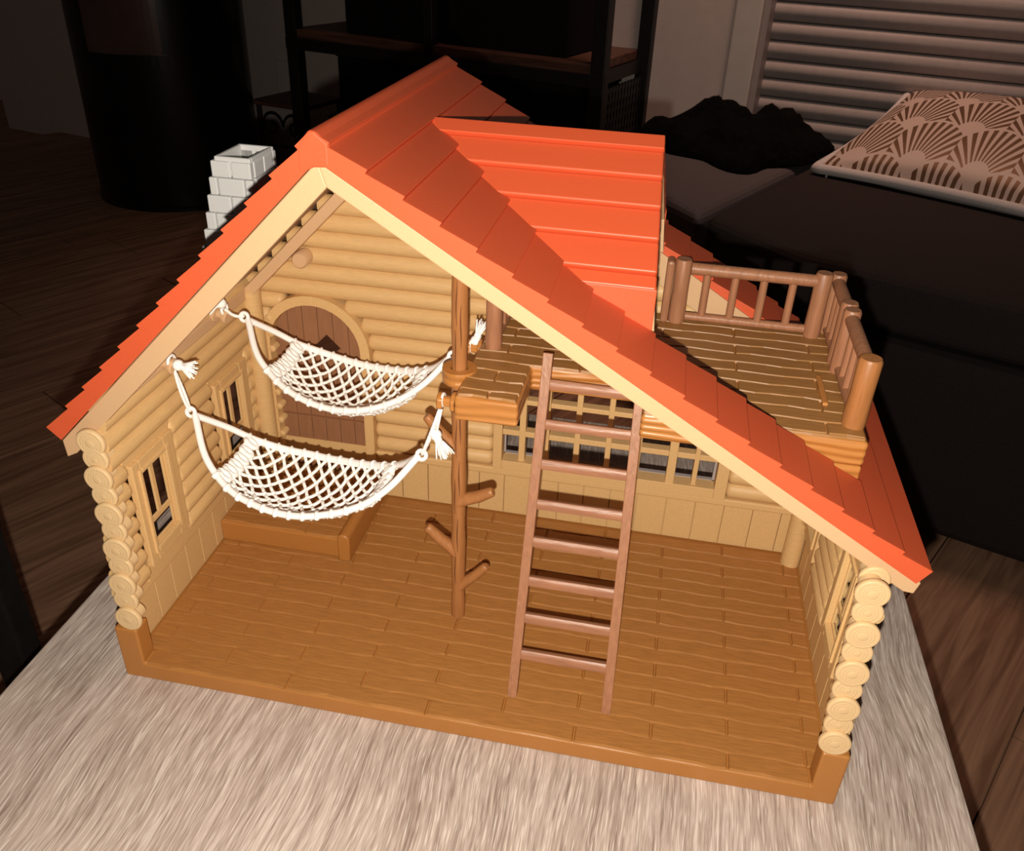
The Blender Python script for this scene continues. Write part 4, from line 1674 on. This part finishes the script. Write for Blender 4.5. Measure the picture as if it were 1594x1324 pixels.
def hammock(H, label, pegL, pegR, tassL, tassR, seed):
    rr = random.Random(seed)
    h = thing('toy_hammock', label, 'hammock', (9, H[6][1], H[6][3] - 1.2), 'toy hammocks in the cabin')
    # moulded pointed ring
    NS = 56
    ss = [0.5 - 0.5 * math.cos(math.pi * i / NS) for i in range(NS + 1)]
    loop = [rod(H, s, -1) for s in ss] + [rod(H, s, 1) for s in ss[::-1][1:-1]]
    link('ring_frame', MB().tube(loop, 0.185, 10, closed=True), M_WHITE, h, smooth='all')
    # eyelet at each end
    for s, sg in ((0, -1), (1, 1)):
        c = rod(H, s, 1) + Vector((sg * 0.22, 0, 0.16))
        ey = [c + Vector((0.24 * math.cos(2 * math.pi * i / 14), 0.06 * math.sin(2 * math.pi * i / 14), 0.24 * math.sin(2 * math.pi * i / 14))) for i in range(14)]
        link('eyelet', MB().tube(ey, 0.11, 8, closed=True), M_WHITE, h, smooth='all')
    # net
    NU, NV = 24, 12
    u0, u1 = 0.155, 0.862

    def node(i, j):
        s = u0 + (u1 - u0) * i / NU
        v = j / NV
        F, B = rod(H, s, -1), rod(H, s, 1)
        p = F.lerp(B, v)
        e = math.sin(math.pi * (i / NU)) ** 0.5 if 0 < i < NU else 0
        p.z -= 4 * v * (1 - v) * (0.35 + 0.95 * e)
        if 0 < i < NU and 0 < j < NV:
            R_ = random.Random(seed * 10007 + i * 101 + j)
            p += Vector((R_.uniform(-.08, .08), R_.uniform(-.08, .08), R_.uniform(-.04, .04)))
        return p
    net = MB()
    for i in range(NU + 1):
        for j in range(NV + 1):
            if (i + j) % 2:
                continue
            a = node(i, j)
            if 0 < j < NV:
                net.ball(a, 0.155, 6, 4)
            for dj in (1, -1):
                if i < NU and 0 <= j + dj <= NV:
                    b = node(i + 1, j + dj)
                    mid_ = (a + b) / 2 + Vector((0, 0, -0.03))
                    net.tube([a, mid_, b], 0.095, 6)
    # cord running along the net's inner edges
    for side in (0, NV):
        net.tube([node(i, side) + Vector((0, 0.1 if side == 0 else -0.1, -0.12)) for i in range(NU + 1)], 0.08, 6)
    link('net', net, M_CORD, h, smooth='all', label='white knotted cord net')
    # cord wound round the ring along the net
    for side in (-1, 1):
        bind = MB()
        nb_ = 12
        for i in range(nb_ + 1):
            s = u0 + (u1 - u0) * i / nb_
            p = rod(H, s, side)
            t = (rod(H, s + 0.01, side) - rod(H, s - 0.01, side)).normalized()
            for o_ in (0.0,):
                c = p + t * o_
                s_ = t.cross(Vector((0, 0, 1))).normalized()
                u_ = s_.cross(t)
                ring_ = [c + (s_ * math.cos(2 * math.pi * k / 10) + u_ * math.sin(2 * math.pi * k / 10)) * 0.19 for k in range(10)]
                bind.tube(ring_, 0.085, 6, closed=True)
            out_ = Vector((0, side, 0.0))
            bind.ball(p + out_ * 0.16 + Vector((0, 0, -0.05)), 0.12, 6, 4)
        link('edge_binding', bind, M_CORD, h, smooth='all')
    # heavier rolls of cord across each end of the net
    for i in (0, NU):
        e = MB()
        F, B = rod(H, u0 + (u1 - u0) * i / NU, -1), rod(H, u0 + (u1 - u0) * i / NU, 1)
        e.tube([F.lerp(B, k / 10) - Vector((0, 0, 4 * (k / 10) * (1 - k / 10) * 0.35)) for k in range(11)], 0.12, 8)
        for k in range(6):
            v = (k + 0.5) / 6
            c = F.lerp(B, v) - Vector((0, 0, 4 * v * (1 - v) * 0.35))
            inw = Vector((0.42 if i == 0 else -0.42, 0, -0.14))
            lp = []
            for q in range(9):
                a = math.pi * 2 * q / 8
                lp.append(c + inw * (0.5 - 0.5 * math.cos(a)) * 1.3 + Vector((0, 0.2 * math.sin(a), 0.16 * math.cos(a))))
            e.tube(lp, 0.16, 8)
        link('end_roll', e, M_CORD, h, smooth='all')
    # suspension cords, knot and frayed tassel
    for s, peg, tas in ((0, pegL, tassL), (1, pegR, tassR)):
        tip = rod(H, s, 1) + Vector((-0.25 if s == 0 else 0.25, 0, 0.2))
        P = Vector(peg)
        rope = MB()
        for k, off in enumerate((-0.12, 0.12)):
            path = []
            for i in range(13):
                t = i / 12
                q = tip.lerp(P, t) + Vector((0, off * 1.2 * math.sin(math.pi * min(1, t * 1.1 + .05)), -0.25 * math.sin(math.pi * t) * (1 if k else 0.4)))
                path.append(q)
            rope.tube(path, 0.085, 7)
            for i in range(0, 12):
                rope.ball(path[i].lerp(path[i + 1], 0.5), 0.1, 6, 4)
        # loop around the peg
        rope.tube([P + Vector((0.02 * math.cos(a), 0.3 * math.cos(a), 0.3 * math.sin(a))) for a in [2 * math.pi * k / 14 for k in range(14)]], 0.09, 6, closed=True)
        link('rope', rope, M_CORD, h, smooth='all')
        K0, dirt, ln = Vector(tas[0]), Vector(tas[1]).normalized(), tas[2]
        kn = MB()
        kn.ball(K0, 0.3, 10, 8)
        kn.ball(K0 + dirt * 0.28, 0.22, 8, 6)
        kn.tube([P, (P + K0) / 2 + Vector((0, -0.08, -0.05)), K0], 0.09, 6)
        link('knot', kn, M_CORD, h, smooth='all')
        ta = MB()
        side_ = dirt.orthogonal().normalized()
        up_ = dirt.cross(side_)
        for k in range(26):
            a, r_ = rr.uniform(0, 2 * math.pi), rr.uniform(0.1, 0.42)
            e_ = K0 + dirt * ln * rr.uniform(0.8, 1.1) + (side_ * math.cos(a) + up_ * math.sin(a)) * r_ * 1.2
            m1 = K0 + dirt * ln * 0.45 + (side_ * math.cos(a) + up_ * math.sin(a)) * r_ * 0.6
            ta.tube([K0 + dirt * 0.1, m1, e_], 0.05, 4)
        link('tassel', ta, M_CORD, h, smooth='all')
    return h


hammock(H1, 'white toy net hammock nearest the open front, hung lower than the other', (1.95, 6.65, 16.5), (16.75, 5.55, 16.9),
        ((2.53, 6.3, 16.5), (0.9, -0.1, -0.1), 0.95), ((16.4, 5.5, 14.9), (0.5, -0.3, -0.9), 1.2), 1)
hammock(H2, 'white toy net hammock further back in front of the arched door', (1.95, 12.6, 16.9), (16.75, 11.35, 17.0),
        ((2.03, 12.2, 17.42), (-0.8, -0.6, -0.1), 0.95), ((17.0, 11.5, 17.3), (0.2, 0.4, 0.7), 1.1), 2)
